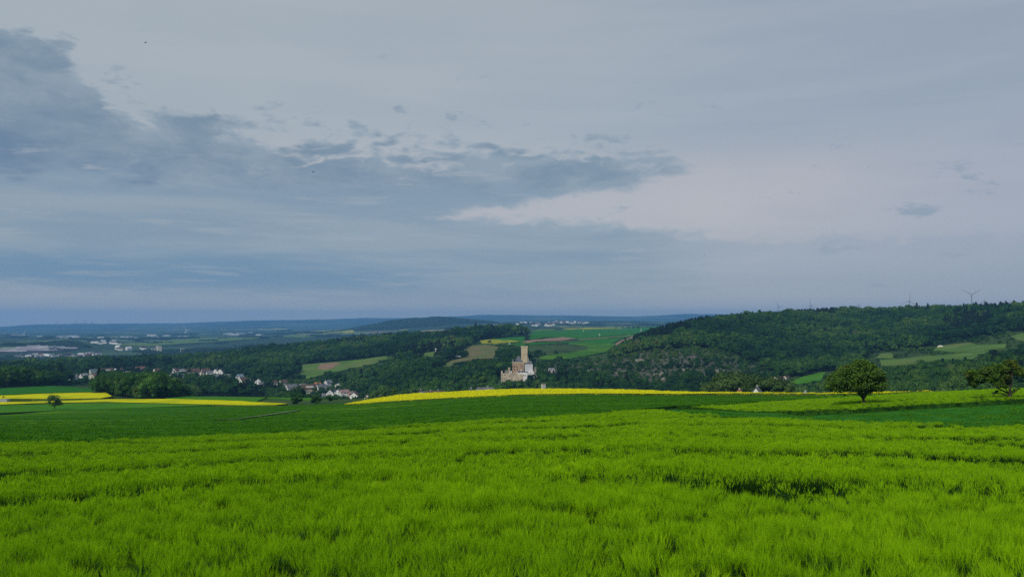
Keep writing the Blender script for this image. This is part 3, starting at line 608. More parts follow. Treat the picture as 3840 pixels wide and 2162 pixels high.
# ------------------------------------------------------------------ where the woods are
BASE = [(-1100, 1490), (-500, 1484), (0, 1455), (200, 1447), (368, 1441), (372, 1482), (430, 1490), (560, 1500), (660, 1493), (760, 1484), (1000, 1489), (1110, 1497), (1250, 1499)]
def _r(px, py): 
    x, y = hit(px, py, 380, 1100); return math.hypot(x, y) + 4
RLO = [(px, _r(px, py)) for px, py in BASE] + [(1290, 640), (1400, 600), (1600, 560), (1900, 540), (2500, 500), (3000, 450), (3300, 420), (3840, 390), (4700, 360), (6000, 360)]
RHI = [(-1100, 1600), (0, 1580), (640, 1700), (1000, 1700), (1300, 1850), (1600, 1920), (1900, 1980), (1972, 1960), (1985, 1090), (2010, 1250), (2190, 1230), (2215, 1090), (2275, 1090), (2300, 1180), (2350, 1230), (2400, 1290), (2480, 1380), (2560, 1480), (3000, 1720), (3840, 1760), (6000, 1800)]
fl = lambda L, x: np.interp(x, [p[0] for p in L], [p[1] for p in L])
def sample(px0, px1, r0, r1, sp):
    a0, a1 = math.atan((px0 - 1920) / F), math.atan((px1 - 1920) / F)
    ext = r1; xs = np.arange(r1 * math.sin(a0) if a0 < 0 else r0 * math.sin(a0), r1 * math.sin(a1) if a1 > 0 else r0 * math.sin(a1), sp); ys = np.arange(r0 * min(math.cos(a0), math.cos(a1)), r1, sp * 0.9)
    X, Y = np.meshgrid(xs, ys); X = X + (np.arange(len(ys)) % 2)[:, None] * sp / 2
    X = X + rng.uniform(-.38, .38, X.shape) * sp; Y = Y + rng.uniform(-.38, .38, Y.shape) * sp
    P = np.stack([X.ravel(), Y.ravel()], 1); r = np.hypot(P[:, 0], P[:, 1]); px = to_px(np.arctan2(P[:, 0], P[:, 1]))
    return P[(r > r0) & (r < r1) & (px > px0) & (px < px1)]
P = sample(-900, 4750, 370, 2000, 8.3)
r = np.hypot(P[:, 0], P[:, 1]); px = to_px(np.arctan2(P[:, 0], P[:, 1]))
keep = (r > fl(RLO, px)) & (r < fl(RHI, px) + wob(P[:, 0], P[:, 1], 60, 31) * 8)
P = P[keep]; r = r[keep]; px = px[keep]
zg = T(P[:, 0], P[:, 1]); _, py = project(P[:, 0], P[:, 1], zg)
keep = np.ones(len(P), bool)
for W in CLW:
    ctr = W.mean(0); Wg = ctr + (W - ctr) * (1 + 3.0 / np.maximum(np.hypot(*(W - ctr).T), 8))[:, None]
    keep &= ~inside(P, Wg)
# trees just in front of a clearing are low so that it shows
# villages: sparse gardens
def band(px, py, poly): return inside(np.stack([px, py], 1), poly)
VILL = [[(240, 1428), (260, 1404), (560, 1380), (640, 1380), (860, 1382), (960, 1420), (1060, 1420), (1300, 1432), (1340, 1468), (1400, 1485), (1400, 1520), (1150, 1500), (1000, 1460), (860, 1440), (600, 1425)]]
vill = np.zeros(len(P), bool)
for v in VILL: vill |= band(px, py, v)
keep &= ~(vill & (rng.random(len(P)) < 0.5))
rocky = (((P[:, 0] - at(2440, 960)[0]) / 150) ** 2 + ((P[:, 1] - at(2440, 960)[1]) / 140) ** 2 + wob(P[:, 0], P[:, 1], 70, 33) * 0.35) < 1.0
keep &= ~(rocky & (rng.random(len(P)) < 0.42))
# open hedge country on the right slope and on the castle's plateau
hedge = band(px, py, [(3240, 1375), (3260, 1318), (3420, 1312), (3560, 1280), (3840, 1240), (3860, 1310), (3700, 1345), (3450, 1375)]) | band(px, py, [(1840, 1352), (1780, 1290), (1990, 1296), (2290, 1290), (2290, 1330), (2030, 1362)])
keep &= ~(hedge & (wob(P[:, 0], P[:, 1], 55, 35) > 0.15))
# castle and its front
dx = P[:, 0] - CASTLE[0]; dy = P[:, 1] - CASTLE[1]
keep &= ~((np.abs(dx) < 24) & (dy > -14) & (dy < 24)); 
front = (np.abs(dx + 2) < 25) & (dy <= -14) & (dy > -60)
keep &= ~(front & (rng.random(len(P)) < 0.7))

HOUSES = []   # filled below: (x, y, half width) used to clear trees
# name, px, base row, rmin, rmax, width m, depth m, wall h, roof h, rotation (deg, 90 = gable to the viewer), wall, roof, label, windows
VH = [
 (272, 1424, 10.5, 8, 4.0, 3.8, 28, 'white', 'slate', 'white gabled house with broad grey roof, leftmost of the village row', 'g'),
 (316, 1418, 9.5, 8, 3.6, 3.2, 25, 'white', 'slate', 'white house with long pale dormer, second from the left in the village', 'd'),
 (351, 1404, 11, 9, 4.2, 4.4, 22, 'white', 'teal', 'large house under a teal grey roof above its neighbours at the forest edge', 'g'),
 (341, 1421, 6.5, 8, 5.0, 2.6, 80, 'cream', 'slate', 'narrow cream gable tucked below the teal roofed house', 'g'),
 (361, 1416, 9, 8, 3.2, 3.2, 15, 'cream', 'red', 'small house with dark red roof right of the narrow cream gable', 'g'),
 (398, 1401, 17, 9, 4.2, 4.6, 12, 'white', 'brown', 'long brown roofed house with a white dormer band', 'd'),
 (424, 1391, 8, 7, 3.0, 1.2, 0, 'white', 'pale', 'low white flat roofed annex beside the long brown roof', ''),
 (470, 1395, 14, 9, 3.5, 4.2, 6, 'cream', 'brown', 'brown roofed house half hidden in garden trees', 'd'),
 (526, 1393, 14, 9, 4.2, 4.4, 20, 'pink', 'red', 'pink house with a light red tiled roof at the forest edge', 'g'),
 (588, 1396, 9, 8, 3.2, 3.6, 30, 'cream', 'brown', 'small cream house alone between the two village groups', 'g'),
 (656, 1398, 11, 9, 4.4, 3.8, 62, 'white', 'brown', 'bright white gabled house with brown roof, upper left of the middle group', 'g'),
 (681, 1391, 9, 6, 2.6, 1.4, 0, 'white', 'slate', 'low shed with a white front beside the bright gabled house', ''),
 (640, 1418, 10, 9, 3.0, 3.0, 75, 'white', 'slate', 'broad white gable just above the copse tops', 'g'),
 (674, 1417, 14, 9, 2.6, 3.4, 5, 'cream', 'slate', 'long low grey roofed house above the copse', ''),
 (711, 1399, 11, 9, 3.4, 3.8, 10, 'cream', 'brown', 'brown roofed house in the centre of the middle village group', 'g'),
 (735, 1396, 10, 8, 3.2, 3.6, 8, 'pink', 'brown', 'dark brown roof with a pink wall in the middle group', 'g'),
 (737, 1413, 6, 6, 3.4, 1.8, 0, 'cream', 'brown', 'small pale yellow house front above the copse', 'g'),
 (771, 1398, 12, 9, 3.2, 4.2, 18, 'pink', 'brown', 'pinkish house under a tall brown roof in the middle group', 'g'),
 (756, 1407, 7, 8, 3.6, 2.8, 70, 'cream', 'slate', 'grey white gable below the tall brown roof', 'g'),
 (786, 1403, 9, 7, 3.0, 2.4, 10, 'white', 'slate', 'white house strip with flat grey roof in the middle group', ''),
 (810, 1400, 7, 8, 4.2, 3.2, 60, 'white', 'slate', 'white gabled house left of the steepest white gable', 'g'),
 (829, 1401, 9.5, 9, 4.0, 4.2, 66, 'white', 'black', 'steep white gable under a black roof, right end of the middle group', 'g'),
 (810, 1424, 7.5, 8, 5.0, 2.4, 10, 'grey', 'slate', 'grey green block among garden trees', 'g'),
 (848, 1413, 10, 7, 2.4, 2.0, 4, 'white', 'slate', 'low pale roof behind the garden trees', ''),
 (899, 1417, 10, 8, 3.0, 2.8, 12, 'white', 'blue', 'house with a blue grey roof at the top of the small cluster', 'g'),
 (899, 1428, 7, 8, 4.0, 3.0, 70, 'white', 'slate', 'white gabled house in the middle of the small cluster', 'g'),
 (912, 1438, 11, 9, 4.2, 4.0, 40, 'white', 'brown', 'brown roofed white house at the foot of the small cluster', 'g'),
 (941, 1438, 4, 6, 5.5, 1.6, 80, 'cream', 'slate', 'slim pale house between garden trees', 'g'),
 (969, 1440, 6.5, 8, 4.2, 3.4, 74, 'white', 'slate', 'white gable leaning over hedge between the village groups', 'g'),
 (990, 1446, 10, 8, 2.6, 2.6, 8, 'grey', 'slate', 'low grey roof right of the white gable', ''),
 (1029, 1446, 5.5, 7, 5.0, 2.2, 20, 'white', 'brown', 'small white house partly behind a garden tree', 'g'),
 (1062, 1445, 9, 8, 4.6, 3.0, 25, 'white', 'brown', 'white house with deep brown eaves above the grey roofed pair', 'g'),
 (1092, 1464, 13, 9, 4.2, 4.0, 24, 'white', 'slate', 'white house with grey roof and a front gable, left of the dark conifer', 'g'),
 (1137, 1452, 11, 7, 2.6, 2.6, 4, 'cream', 'slate', 'long grey roof behind the beige building', ''),
 (1159, 1467, 16, 9, 4.2, 4.6, 14, 'beige', 'brown', 'large beige building with brown tiled roof and dormers', 'd'),
 (1152, 1474, 7, 5, 2.4, 1.0, 0, 'cream', 'slate', 'small pale annex in front of the beige building', 'g'),
 (1190, 1449, 8, 7, 3.0, 3.0, 12, 'beige', 'orange', 'small house with an orange roof behind the beige building', 'g'),
 (1204, 1462, 12, 9, 3.0, 4.6, 30, 'white', 'slate', 'white gable under a wide grey roof right of the beige building', 'g'),
 (1231, 1446, 8.5, 8, 5.0, 3.0, 30, 'white', 'slate', 'tall white house high on the slope, upper one of the pair', 'g'),
 (1228, 1461, 8, 7, 5.5, 1.4, 5, 'grey', 'slate', 'tall grey block, lower one of the pair on the slope', 'g'),
 (1270, 1456, 5.5, 8, 5.2, 2.0, 60, 'white', 'slate', 'narrow white house against the dark trees', 'g'),
 (1238, 1481, 6.5, 9, 2.6, 4.4, 80, 'white', 'black', 'steep pointed white gable at the left of the front row', 'g'),
 (1253, 1480, 6.5, 8, 3.0, 3.0, 10, 'white', 'black', 'dark roofed white house second in the front row', 'g'),
 (1268, 1480, 7, 9, 3.4, 3.6, 74, 'white', 'slate', 'white gable in the middle of the front row', 'g'),
 (1291, 1483, 10, 8, 4.2, 3.2, 12, 'white', 'pinkroof', 'long white house with a pinkish roof at the right of the front row', 'g'),
 (1317, 1487, 6, 6, 4.0, 2.4, 20, 'pink', 'pinkroof', 'small pinkish house half hidden behind garden trees', 'g'),
 (1331, 1496, 7.5, 9, 4.6, 3.6, 68, 'white', 'brown', 'large white gable with square windows near the tip of the rapeseed field', 'g'),
 (1378, 1500, 4.2, 7, 4.4, 3.0, 86, 'cream', 'brown', 'narrow cream gable nearest to the rapeseed field', 'g'),
 (1203, 1490, 9, 7, 2.0, 2.8, 8, 'grey', 'slate', 'low grey barn roof behind the two round trees', ''),
]
VHP = []
for h in VH:
    x, y = hit(h[0], h[1], 560 if h[0] > 1000 else 800, 1500); VHP.append((x, y)); HOUSES.append((x, y, h[2] / 2 + 0.5, 1.2))
OTHER = {'gate_house': (2068, 1398, 780, 1000), 'tent': (3527, 1303, 850, 1400), 'shed': (1716, 1342, 900, 1400), 'farm_a': (2921, 1424, 640, 1200), 'farm_b': (2889, 1434, 600, 1200)}
OP = {k: hit(*v) for k, v in OTHER.items()}
for k, w in (('gate_house', 6), ('tent', 10), ('shed', 7), ('farm_a', 9), ('farm_b', 7)): HOUSES.append((*OP[k], w - 2, 3.0 if 'farm' in k else 1.6))
cap = np.full(len(P), 99.0); CZ = T(P[:, 0], P[:, 1]); CR = np.hypot(P[:, 0], P[:, 1])
for hx, hy, hw, ln in HOUSES:
    hr = math.hypot(hx, hy); ux, uy = hx / hr, hy / hr
    al = P[:, 0] * ux + P[:, 1] * uy - hr; cr = np.abs(P[:, 0] * uy - P[:, 1] * ux)
    keep &= ~((al > -9) & (al < 8) & (cr < hw + 2.5))
    fr = (al <= -8) & (al > -420) & (cr < hw + 2) & ((rng.random(len(P)) > 0.36) | (al < -60))
    c_ = (T1(hx, hy) + ln) / hr * CR - CZ; cap = np.where(fr, np.minimum(cap, c_), cap); keep &= ~(fr & (c_ < 1.2))
# lower trees in front of clearings
for W in CLW:
    for q in W:
        rq = math.hypot(*q); al = P[:, 0] * q[0] / rq + P[:, 1] * q[1] / rq - rq; cr = np.abs(P[:, 0] * q[1] / rq - P[:, 1] * q[0] / rq)
        c_ = T1(*q) / rq * CR - CZ + 0.8; fr = (al < 0) & (al > -170) & (cr < 15); cap = np.where(fr, np.minimum(cap, c_), cap); keep &= ~(fr & (c_ < 1.5) & (rng.random(len(P)) < .6))
P = P[keep]; r = r[keep]; px = px[keep]; py = py[keep]; zg = zg[keep]; rocky = rocky[keep]; hedge = hedge[keep]; vill = vill[keep]; cap = cap[keep]; front = front[keep]
n = len(P)
Ht = rng.uniform(8.5, 17.0, n) * np.where(rng.random(n) < 0.12, 1.25, 1.0)
Ht = np.where(px < 1000, Ht * np.where(r < 720, 0.95, 1.0), Ht)
Ht = np.where(rocky, rng.uniform(3.5, 7.5, n), Ht); Ht = np.where(hedge, rng.uniform(4, 8, n), Ht); Ht = np.where(vill & (r > 700), Ht * 0.62, Ht); Ht = np.where(front, rng.uniform(3, 6.5, n), Ht)
Ht = np.where((r < 560) & (px > 1400), Ht * 0.8, Ht)
# conifers: ridge crest of the right hill, dark patches
ridge = (px > 2370) & (px < 3130) & (r > fl(RHI, px) - 150)
dark = (band(px, py, [(3520, 1230), (3600, 1190), (3720, 1195), (3700, 1235), (3600, 1260)]) | band(px, py, [(1200, 1300), (1230, 1262), (1360, 1262), (1370, 1300)]) | (wob(P[:, 0], P[:, 1], 260, 37) > 1.35))
ylim = np.interp(px, [980, 1010, 1110, 1180, 1300, 1400, 1420], [0, 1452, 1462, 1490, 1498, 1500, 0]); _t = (HOR - ylim) / F * np.cos(np.arctan((px - 1920) / F)); cap = np.where((ylim > 1000) & (r < 860), np.minimum(cap, _t * r - zg), cap)
Ht = np.minimum(Ht, np.maximum(cap, 1.8))
Ht = np.where((px > 1700) & (px < 1990) & (r > 1600), Ht * 1.55, Ht)
pine = (ridge & (rng.random(n) < 0.9)) | (dark & (rng.random(n) < 0.8)) | (rng.random(n) < 0.035)
pine &= ~rocky & ~hedge & ~front & ~(r < 640)
Ht = np.where(ridge & pine, np.clip(Ht, 12, 15), Ht)
# who can be seen: horizon of the ground, then of nearer trees
na = 480; ah = np.linspace(R(-33.5), R(33.5), na); rh = np.geomspace(3, 2100, 260)
A, Q = np.meshgrid(ah, rh, indexing='ij'); G = terrain_ar(A.ravel(), Q.ravel()).reshape(A.shape)
G = np.where(Q < 420, G + 0.8, G); HZ = np.maximum.accumulate(G / Q, axis=1)
az = np.arctan2(P[:, 0], P[:, 1]); ia = np.clip(np.searchsorted(ah, az), 0, na - 1); ir = np.clip(np.searchsorted(rh, r) - 1, 0, 259)
top = (zg + Ht) / r; bot = zg / r
run = np.full(na, -9.0); vis = np.zeros(n)
for i in np.argsort(r):
    if az[i] < ah[0] or az[i] > ah[-1]: continue
    w = max(0, int(0.34 * Ht[i] / r[i] / (ah[1] - ah[0]))); j0, j1 = max(0, ia[i] - w), min(na, ia[i] + w + 1)
    hz = max(HZ[ia[i], ir[i]], float(np.mean(run[j0:j1])))
    vis[i] = max(0.0, top[i] - max(hz, bot[i])) / (top[i] - bot[i])
    run[j0:j1] = np.maximum(run[j0:j1], top[i] - 0.12 * Ht[i] / r[i])
ang = Ht / r
inframe = (px > 15) & (px < 3825)
def pick(mask, k):
    idx = np.where(mask & inframe & (vis > 0.4))[0]; return idx[np.argsort(-(ang[idx] * vis[idx]))[:k]]
small = (Ht < 8.5) & ~pine
ind_b = pick(~pine & ~small, 285); ind_p = pick(pine, 60); ind_s = pick(small, 80)
LAND = [(110, 'far left, above the green field at the left edge'), (250, 'left of the first village house'), (380, 'behind the first village houses'), (560, 'around the pink house'), (700, 'around the bright gabled house'), (860, 'around the steepest white gable'), (1000, 'around the small house cluster'),
        (1130, 'left of the beige building'), (1260, 'below the green field strip'), (1420, 'above the front row of white houses'), (1560, 'behind the brownish trees'), (1720, 'around the pale cliffs'), (1860, 'below the knoll meadow'), (1990, 'beneath the castle'), (2120, 'around the double gabled house'), (2260, 'right of the double gabled house'),
        (2450, 'at the foot of the bare rocky slope'), (2650, 'on and below the rocky slope'), (2800, 'behind the pale willows'), (2960, 'around the farm'), (3100, 'beside the steep green field'), (3330, 'behind the large orchard tree'), (3500, 'below the long meadow terrace'), (3680, 'between the two orchard trees'), (4000, 'behind the leaning orchard tree')]
def zone(p, q, k):
    w = next(t_ for lim, t_ in LAND if p < lim) if p < 4000 else LAND[-1][1]
    if p < 1010 and q < 740:
        w = 'at the left end of the copse' if p < 500 else 'in the left half of the copse' if p < 640 else 'in the right half of the copse' if p < 800 else 'at the right end of the copse'
        return 'dark full %s %s behind the yellow band' % (k, w)
    return '%s %s %s' % ('front row' if q < 700 else 'mid slope' if q < 950 else 'upper', k, w)
done = np.zeros(n, bool)
def place_tree(i, name, kind, crowns, cat):
    o = empty(name, (P[i, 0], P[i, 1], zg[i]), random.uniform(0, 6.28)); h = Ht[i]; w = random.uniform(0.92, 1.15) * (1.15 if kind == 'shrub' else 1)
    o.scale = (h * w, h * w, h)
    c = random.choice(crowns).copy(); c.name = 'crown'; C.objects.link(c); c.parent = o
    if kind != 'shrub':
        c = random.choice(TRUNKS).copy(); c.name = 'trunk'; C.objects.link(c); c.parent = o
    lab = zone(px[i], r[i], kind); tag(o, lab, cat, lab + ', group')
    done[i] = True
for i in ind_b:
    cop = px[i] < 1010 and r[i] < 740
    place_tree(i, 'broadleaf_tree', 'broadleaf tree', COPSE if cop else BROAD, 'tree')
for i in ind_p: place_tree(i, 'pine_tree', 'pine tree', PINE, 'pine tree')
for i in ind_s: place_tree(i, 'shrub', 'shrub', BUSHY, 'shrub')
rest = ~done
for nm, mk, protos, lab in (
    ('broadleaf_forest', rest & ~pine & ~small & ~((px < 1010) & (r < 740)), BROAD, 'green broadleaf forest covering the valley sides and the steep hill'),
    ('copse_thicket', rest & ~pine & ~small & (px < 1010) & (r < 740), COPSE, 'darker inner trees of the copse behind the rapeseed band'),
    ('pine_forest', rest & pine, PINE, 'dark pine belts along the ridge and among the broadleaf woods'),
    ('shrubbery', rest & small, BUSHY, 'low shrubs and hedges on the slopes, gardens and rocky face')):
    k = np.where(mk)[0]; m = len(k)
    w = Ht[k] * rng.uniform(0.85, 1.35, m)
    scatter(nm, np.column_stack([P[k], zg[k]]), rng.uniform(0, 6.28, m), np.column_stack([w, w, Ht[k]]), protos, rng.integers(0, len(protos), m), label=lab)
# far woods: bands and patches beyond the valley
Pf = sample(-700, 4500, 2050, 7600, 17.0)
rf = np.hypot(Pf[:, 0], Pf[:, 1]); pf = to_px(np.arctan2(Pf[:, 0], Pf[:, 1]))
nz = wob(Pf[:, 0], Pf[:, 1], 900, 41) * 0.6 + wob(Pf[:, 0], Pf[:, 1], 300, 42) * 0.5 + wob(Pf[:, 0], Pf[:, 1], 110, 43) * 0.3
hillm = ((Pf[:, 0] - HILL[0]) / np.where(Pf[:, 0] < HILL[0], 620, 520)) ** 2 + ((Pf[:, 1] - HILL[1]) / 800) ** 2 < 1.0
plat = (pf > 1780) & (pf < 2650) & (rf < 4600)
km = ((nz > 0.75) & ~plat) | hillm | (plat & (nz > 1.7) & (rf > 3000)) | ((pf < 1500) & (rf < 3100) & (nz > -0.3))
for W in CLW: km &= ~inside(Pf, W)
Pf = Pf[km]; rf = rf[km]; zf = T(Pf[:, 0], Pf[:, 1]); m = len(Pf); hf = rng.uniform(11, 17, m); wf = hf * rng.uniform(1.5, 2.0, m)
print('trees', n, 'far', m)
scatter('far_woods', np.column_stack([Pf, zf - 1.5]), rng.uniform(0, 6.28, m), np.column_stack([wf, wf, hf]), FARB, rng.integers(0, 3, m), label='hazy dark woods on the distant hill and across the basin')

# ------------------------------------------------------------------ barley plants
def plant_parts(g, h, detail, w):
    V = []; Fc = []
    def strip(pts, ws, side):
        n0 = len(V)
        for p, ww in zip(pts, ws): V.append(p - side * ww); V.append(p + side * ww)
        for k in range(len(pts) - 1): Fc.append((n0 + 2*k, n0 + 2*k + 1, n0 + 2*k + 3)); Fc.append((n0 + 2*k, n0 + 2*k + 3, n0 + 2*k + 2))
    kinds = []; a = g.uniform(0, 6.28); ln = g.uniform(0, 0.14); d = np.array([math.cos(a), math.sin(a), 0]); sd = np.array([-d[1], d[0], 0])
    topp = d * ln * h + np.array([0, 0, h * 0.86]); mid = d * ln * h * 0.35 + np.array([0, 0, h * 0.45])
    strip([np.zeros(3), mid, topp], [w * .5, w * .45, w * .35], sd)
    for k in range(3 if detail else 2):
        b = g.uniform(0, 6.28); e = np.array([math.cos(b), math.sin(b), 0]); f = np.array([-e[1], e[0], 0]); z0 = g.uniform(0.2, 0.62) * h; L = g.uniform(0.18, 0.30)
        p0 = d * ln * z0 * 0.5 + np.array([0, 0, z0])
        strip([p0, p0 + e * L * 0.35 + np.array([0, 0, L * 0.75]), p0 + e * L * 0.95 + np.array([0, 0, L * (0.75 if k else 0.55)])], [w * 0.9, w * 1.2, w * .15], f)
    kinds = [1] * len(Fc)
    # ear and awns, nodding a little
    nod = d * g.uniform(0.1, 0.6) + np.array([0, 0, 1]); nod /= np.linalg.norm(nod); ear = topp + nod * 0.075
    strip([topp, topp + nod * 0.035, ear], [w * .5, w * 1.25, w * .7], sd); strip([topp, topp + nod * 0.035, ear], [w * .5, w * 1.25, w * .7], d)
    for k in range(13 if detail else 5):
        v = nod + g.normal(size=3) * (0.15 if detail else 0.2); v /= np.linalg.norm(v); s0 = topp + nod * g.uniform(0.0, 0.075); q = np.cross(v, g.normal(size=3)); q /= np.linalg.norm(q)
        n0 = len(V); ww = w * (0.30 if detail else 0.75); V.append(s0 - q * ww); V.append(s0 + q * ww); V.append(s0 + v * g.uniform(0.09, 0.145)); Fc.append((n0, n0 + 1, n0 + 2))
    return np.array(V), np.array(Fc), kinds + [0] * (len(Fc) - len(kinds))
def tuft(name, seed, k, rad, detail, w, mat):
    g = np.random.default_rng(seed); Vs = []; Fs = []; Ks = []; n0 = 0
    for i in range(k):
        V, Fc, kk = plant_parts(g, g.uniform(0.66, 0.92), detail, w); a = g.uniform(0, 6.28); q = rad * math.sqrt(g.uniform())
        V = V + np.array([q * math.cos(a), q * math.sin(a), 0]); Ks += kk; Vs.append(V); Fs.append(Fc + n0); n0 += len(V)
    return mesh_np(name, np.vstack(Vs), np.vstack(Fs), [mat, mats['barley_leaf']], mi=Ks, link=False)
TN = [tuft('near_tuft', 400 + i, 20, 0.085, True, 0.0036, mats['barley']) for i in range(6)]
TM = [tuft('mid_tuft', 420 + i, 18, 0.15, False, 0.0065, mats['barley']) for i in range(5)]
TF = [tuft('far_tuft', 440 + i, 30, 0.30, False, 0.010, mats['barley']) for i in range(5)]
TSL = 0.0
def track(x, y):
    """0 in the wheel tracks of the sprayer, 1 elsewhere"""
    q = y - TSL * x + 0.25 * np.sin(x * 0.11) ; out = np.ones_like(x)
    on = 0.5 + 0.5 * wob(x, y, 11, 55)
    for base in (22.6, 41.0, 60.0, 80.0, 101.0):
        for off, wd in ((0, 0.85), (1.85, 0.7)):
            d = np.abs(q - base - off); d = np.maximum(0, 1 - d / (wd + max(0.0, base - 22.6) * 0.02)); out = np.minimum(out, 1 - np.clip(d * 2.2, 0, 1) * np.clip((on - 0.35) * 2.6 + 0.15 + (0.75 if base > 30 else 0), 0, 1))
    for ex, ey, sx, sy in ((7.2, 20.9, 2.8, 1.6), (15.6, 23.8, 4.2, 1.9), (-16.0, 25.0, 3.4, 1.2), (-5.6, 11.4, 0.7, 0.5), (-4.0, 12.4, .6, .35), (27.0, 50.0, 4.0, 1.6), (35.0, 55.0, 5.0, 2.0)):
        e = ((x - ex) / sx) ** 2 + ((y - ey + 0.25 * np.sin(x * 2.1)) / sy) ** 2; out = np.minimum(out, np.clip((e - 0.55) * 2.2, 0, 1))
    return out
def crop_height(x, y):
    # crop raised just beyond each pair of tracks so its dark side shows
    q = y - TSL * x + 0.25 * np.sin(x * 0.11); bed = np.zeros_like(x)
    for base in (22.6, 41.0, 60.0, 80.0, 101.0):
        u = q - base - 2.5; bed = np.maximum(bed, np.where(u > 0, np.exp(-u / 6.0), 0)); bed = np.minimum(bed, np.where((u < -2.0) & (u > -6), 0.0, bed))
    bed = bed * np.clip(0.75 + 0.5 * wob(x, y, 23, 54), 0.15, 1.2)
    return 0.95 + 0.24 * bed + 0.13 * wob(x, y, 0.45, 50) + 0.09 * wob(x, y, 1.3, 51) + 0.09 * wob(x * 0.3, y, 3.0, 52) + 0.08 * wob(x * 0.12, y, 6, 53)
def barley(name, r0, r1, dens, protos, poly, seed, label, holes=0.0, h=1.0, edge=None):
    g = np.random.default_rng(seed); a = R(46); m = int(dens * a * (r1 ** 2 - r0 ** 2))
    rr = np.sqrt(g.uniform(r0 ** 2, r1 ** 2, m)); aa = g.uniform(-a, a, m); X = rr * np.sin(aa); Y = rr * np.cos(aa)
    k = inside(np.stack([X, Y], 1), poly); X = X[k]; Y = Y[k]
    t = track(X, Y) if edge is None else np.ones_like(X); hh = crop_height(X, Y) * h
    hh = 1 + (hh - 1) * (1 if r1 < 60 else 0.9)
    thin = wob(X, Y, 0.45, 57) * 0.9 + wob(X * 0.6, Y, 2.0, 58) * 0.6
    k = (g.random(len(X)) < 0.05 + 0.95 * t) & (g.random(len(X)) < 1 - holes * np.clip((thin - 0.3) * 1.6, 0, 1)); X = X[k]; Y = Y[k]; t = t[k]; hh = hh[k] * (0.35 + 0.65 * t); m = len(X)
    z = T(X, Y); lean = 0.10 * wob(X, Y, 2.4, 59)
    s = g.uniform(0.92, 1.1, m)
    return scatter(name, np.column_stack([X, Y, z]), g.uniform(0, 6.28, m), np.column_stack([s, s, s * hh]), protos, g.integers(0, len(protos), m), tilt=(lean + g.normal(size=m) * 0.06 - 0.05, g.normal(size=m) * 0.07 + 0.08), label=label)
barley('barley_plants', 5.5, 24, 38, TN, _wb, 61, 'tall bright green barley with feathery awns nearest to the viewer', 1.5)
barley('barley_plants', 24, 58, 14, TM, _wb, 62, 'bright green barley with tractor tracks in the middle of the near field', 1.2)
barley('barley_plants', 58, 135, 6.5, TF, _wb, 63, 'bright green barley at the far side of the near field', 0.9)
barley('barley_plants', 90, 340, 3.2, TF, np.array(W_STRIP), 64, 'bright green barley strip with the two orchard trees', 0.2, edge=1)

# fuzzy tops for the wheat and rapeseed
mats['wheat_tuft'] = material('wheat_tuft', lambda t, pos: (t.mix(t.map(t.noise(pos, 0.5, 4), 0.35, 0.65), (0.034, 0.135, 0.006), (0.075, 0.21, 0.010)), None), 0.9, 0.0, 0.2)
mats['rape_tuft'] = material('rape_flower', lambda t, pos: (t.mix(t.map(t.noise(pos, 0.7, 4), 0.35, 0.65), (0.60, 0.59, 0.006), (0.76, 0.75, 0.010)), None), 0.9, 0.0, 0.2)
def clump(name, seed, k, rad, hgt, size, top, side):
    g = np.random.default_rng(seed); q = rad * np.sqrt(g.uniform(size=k)); a = g.uniform(0, 6.28, k); z = hgt * g.uniform(0.35, 1.0, k)
    P_ = np.stack([q * np.cos(a), q * np.sin(a), z], 1); V, Fc = leaf_cards(P_, np.tile([0, 0, .8], (k, 1)), size, g)
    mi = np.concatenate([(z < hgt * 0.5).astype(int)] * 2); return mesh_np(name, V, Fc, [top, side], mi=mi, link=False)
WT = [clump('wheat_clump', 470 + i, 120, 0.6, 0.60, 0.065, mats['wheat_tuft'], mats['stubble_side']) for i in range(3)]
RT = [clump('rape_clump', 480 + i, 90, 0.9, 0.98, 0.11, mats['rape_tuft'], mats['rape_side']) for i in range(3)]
def spread(name, W, dens, protos, seed, label, h=1.0, rmax=1e9):
    g = np.random.default_rng(seed); W = np.array(W); lo, hi = W.min(0), W.max(0); m = int(dens * (hi - lo).prod())
    Q = g.uniform(lo, hi, (m, 2)); Q = Q[inside(Q, W)]; rr = np.hypot(Q[:, 0], Q[:, 1]); pp = to_px(np.arctan2(Q[:, 0], Q[:, 1])); Q = Q[(rr < rmax) & (pp > -150) & (pp < 4000)]; m = len(Q)
    if name == 'wheat_plants':
        dm = (Q[:, 0] * math.cos(1.25) + Q[:, 1] * math.sin(1.25) + 1.0) % 24.0; Q = Q[(np.minimum(dm, 24 - dm) > 1.5) | (g.random(m) < .15)]; m = len(Q)
    s = g.uniform(0.8, 1.25, m); return scatter(name, np.column_stack([Q, T(Q[:, 0], Q[:, 1])]), g.uniform(0, 6.28, m), np.column_stack([s, s, s * h * (1 + 0.12 * wob(Q[:, 0], Q[:, 1], 6, 91))]), protos, g.integers(0, len(protos), m), label=label)
spread('wheat_plants', F1, 0.75, WT, 92, 'dark green wheat plants of the wide middle field', 0.95, 330)
spread('young_wheat_plants', W_WEDGE, 1.6, WT, 94, 'young green wheat plants of the wedge below the barley strip', 0.7)
spread('rapeseed_plants', W_RAPE, 0.7, RT, 93, 'yellow flowering rapeseed plants along the crest')

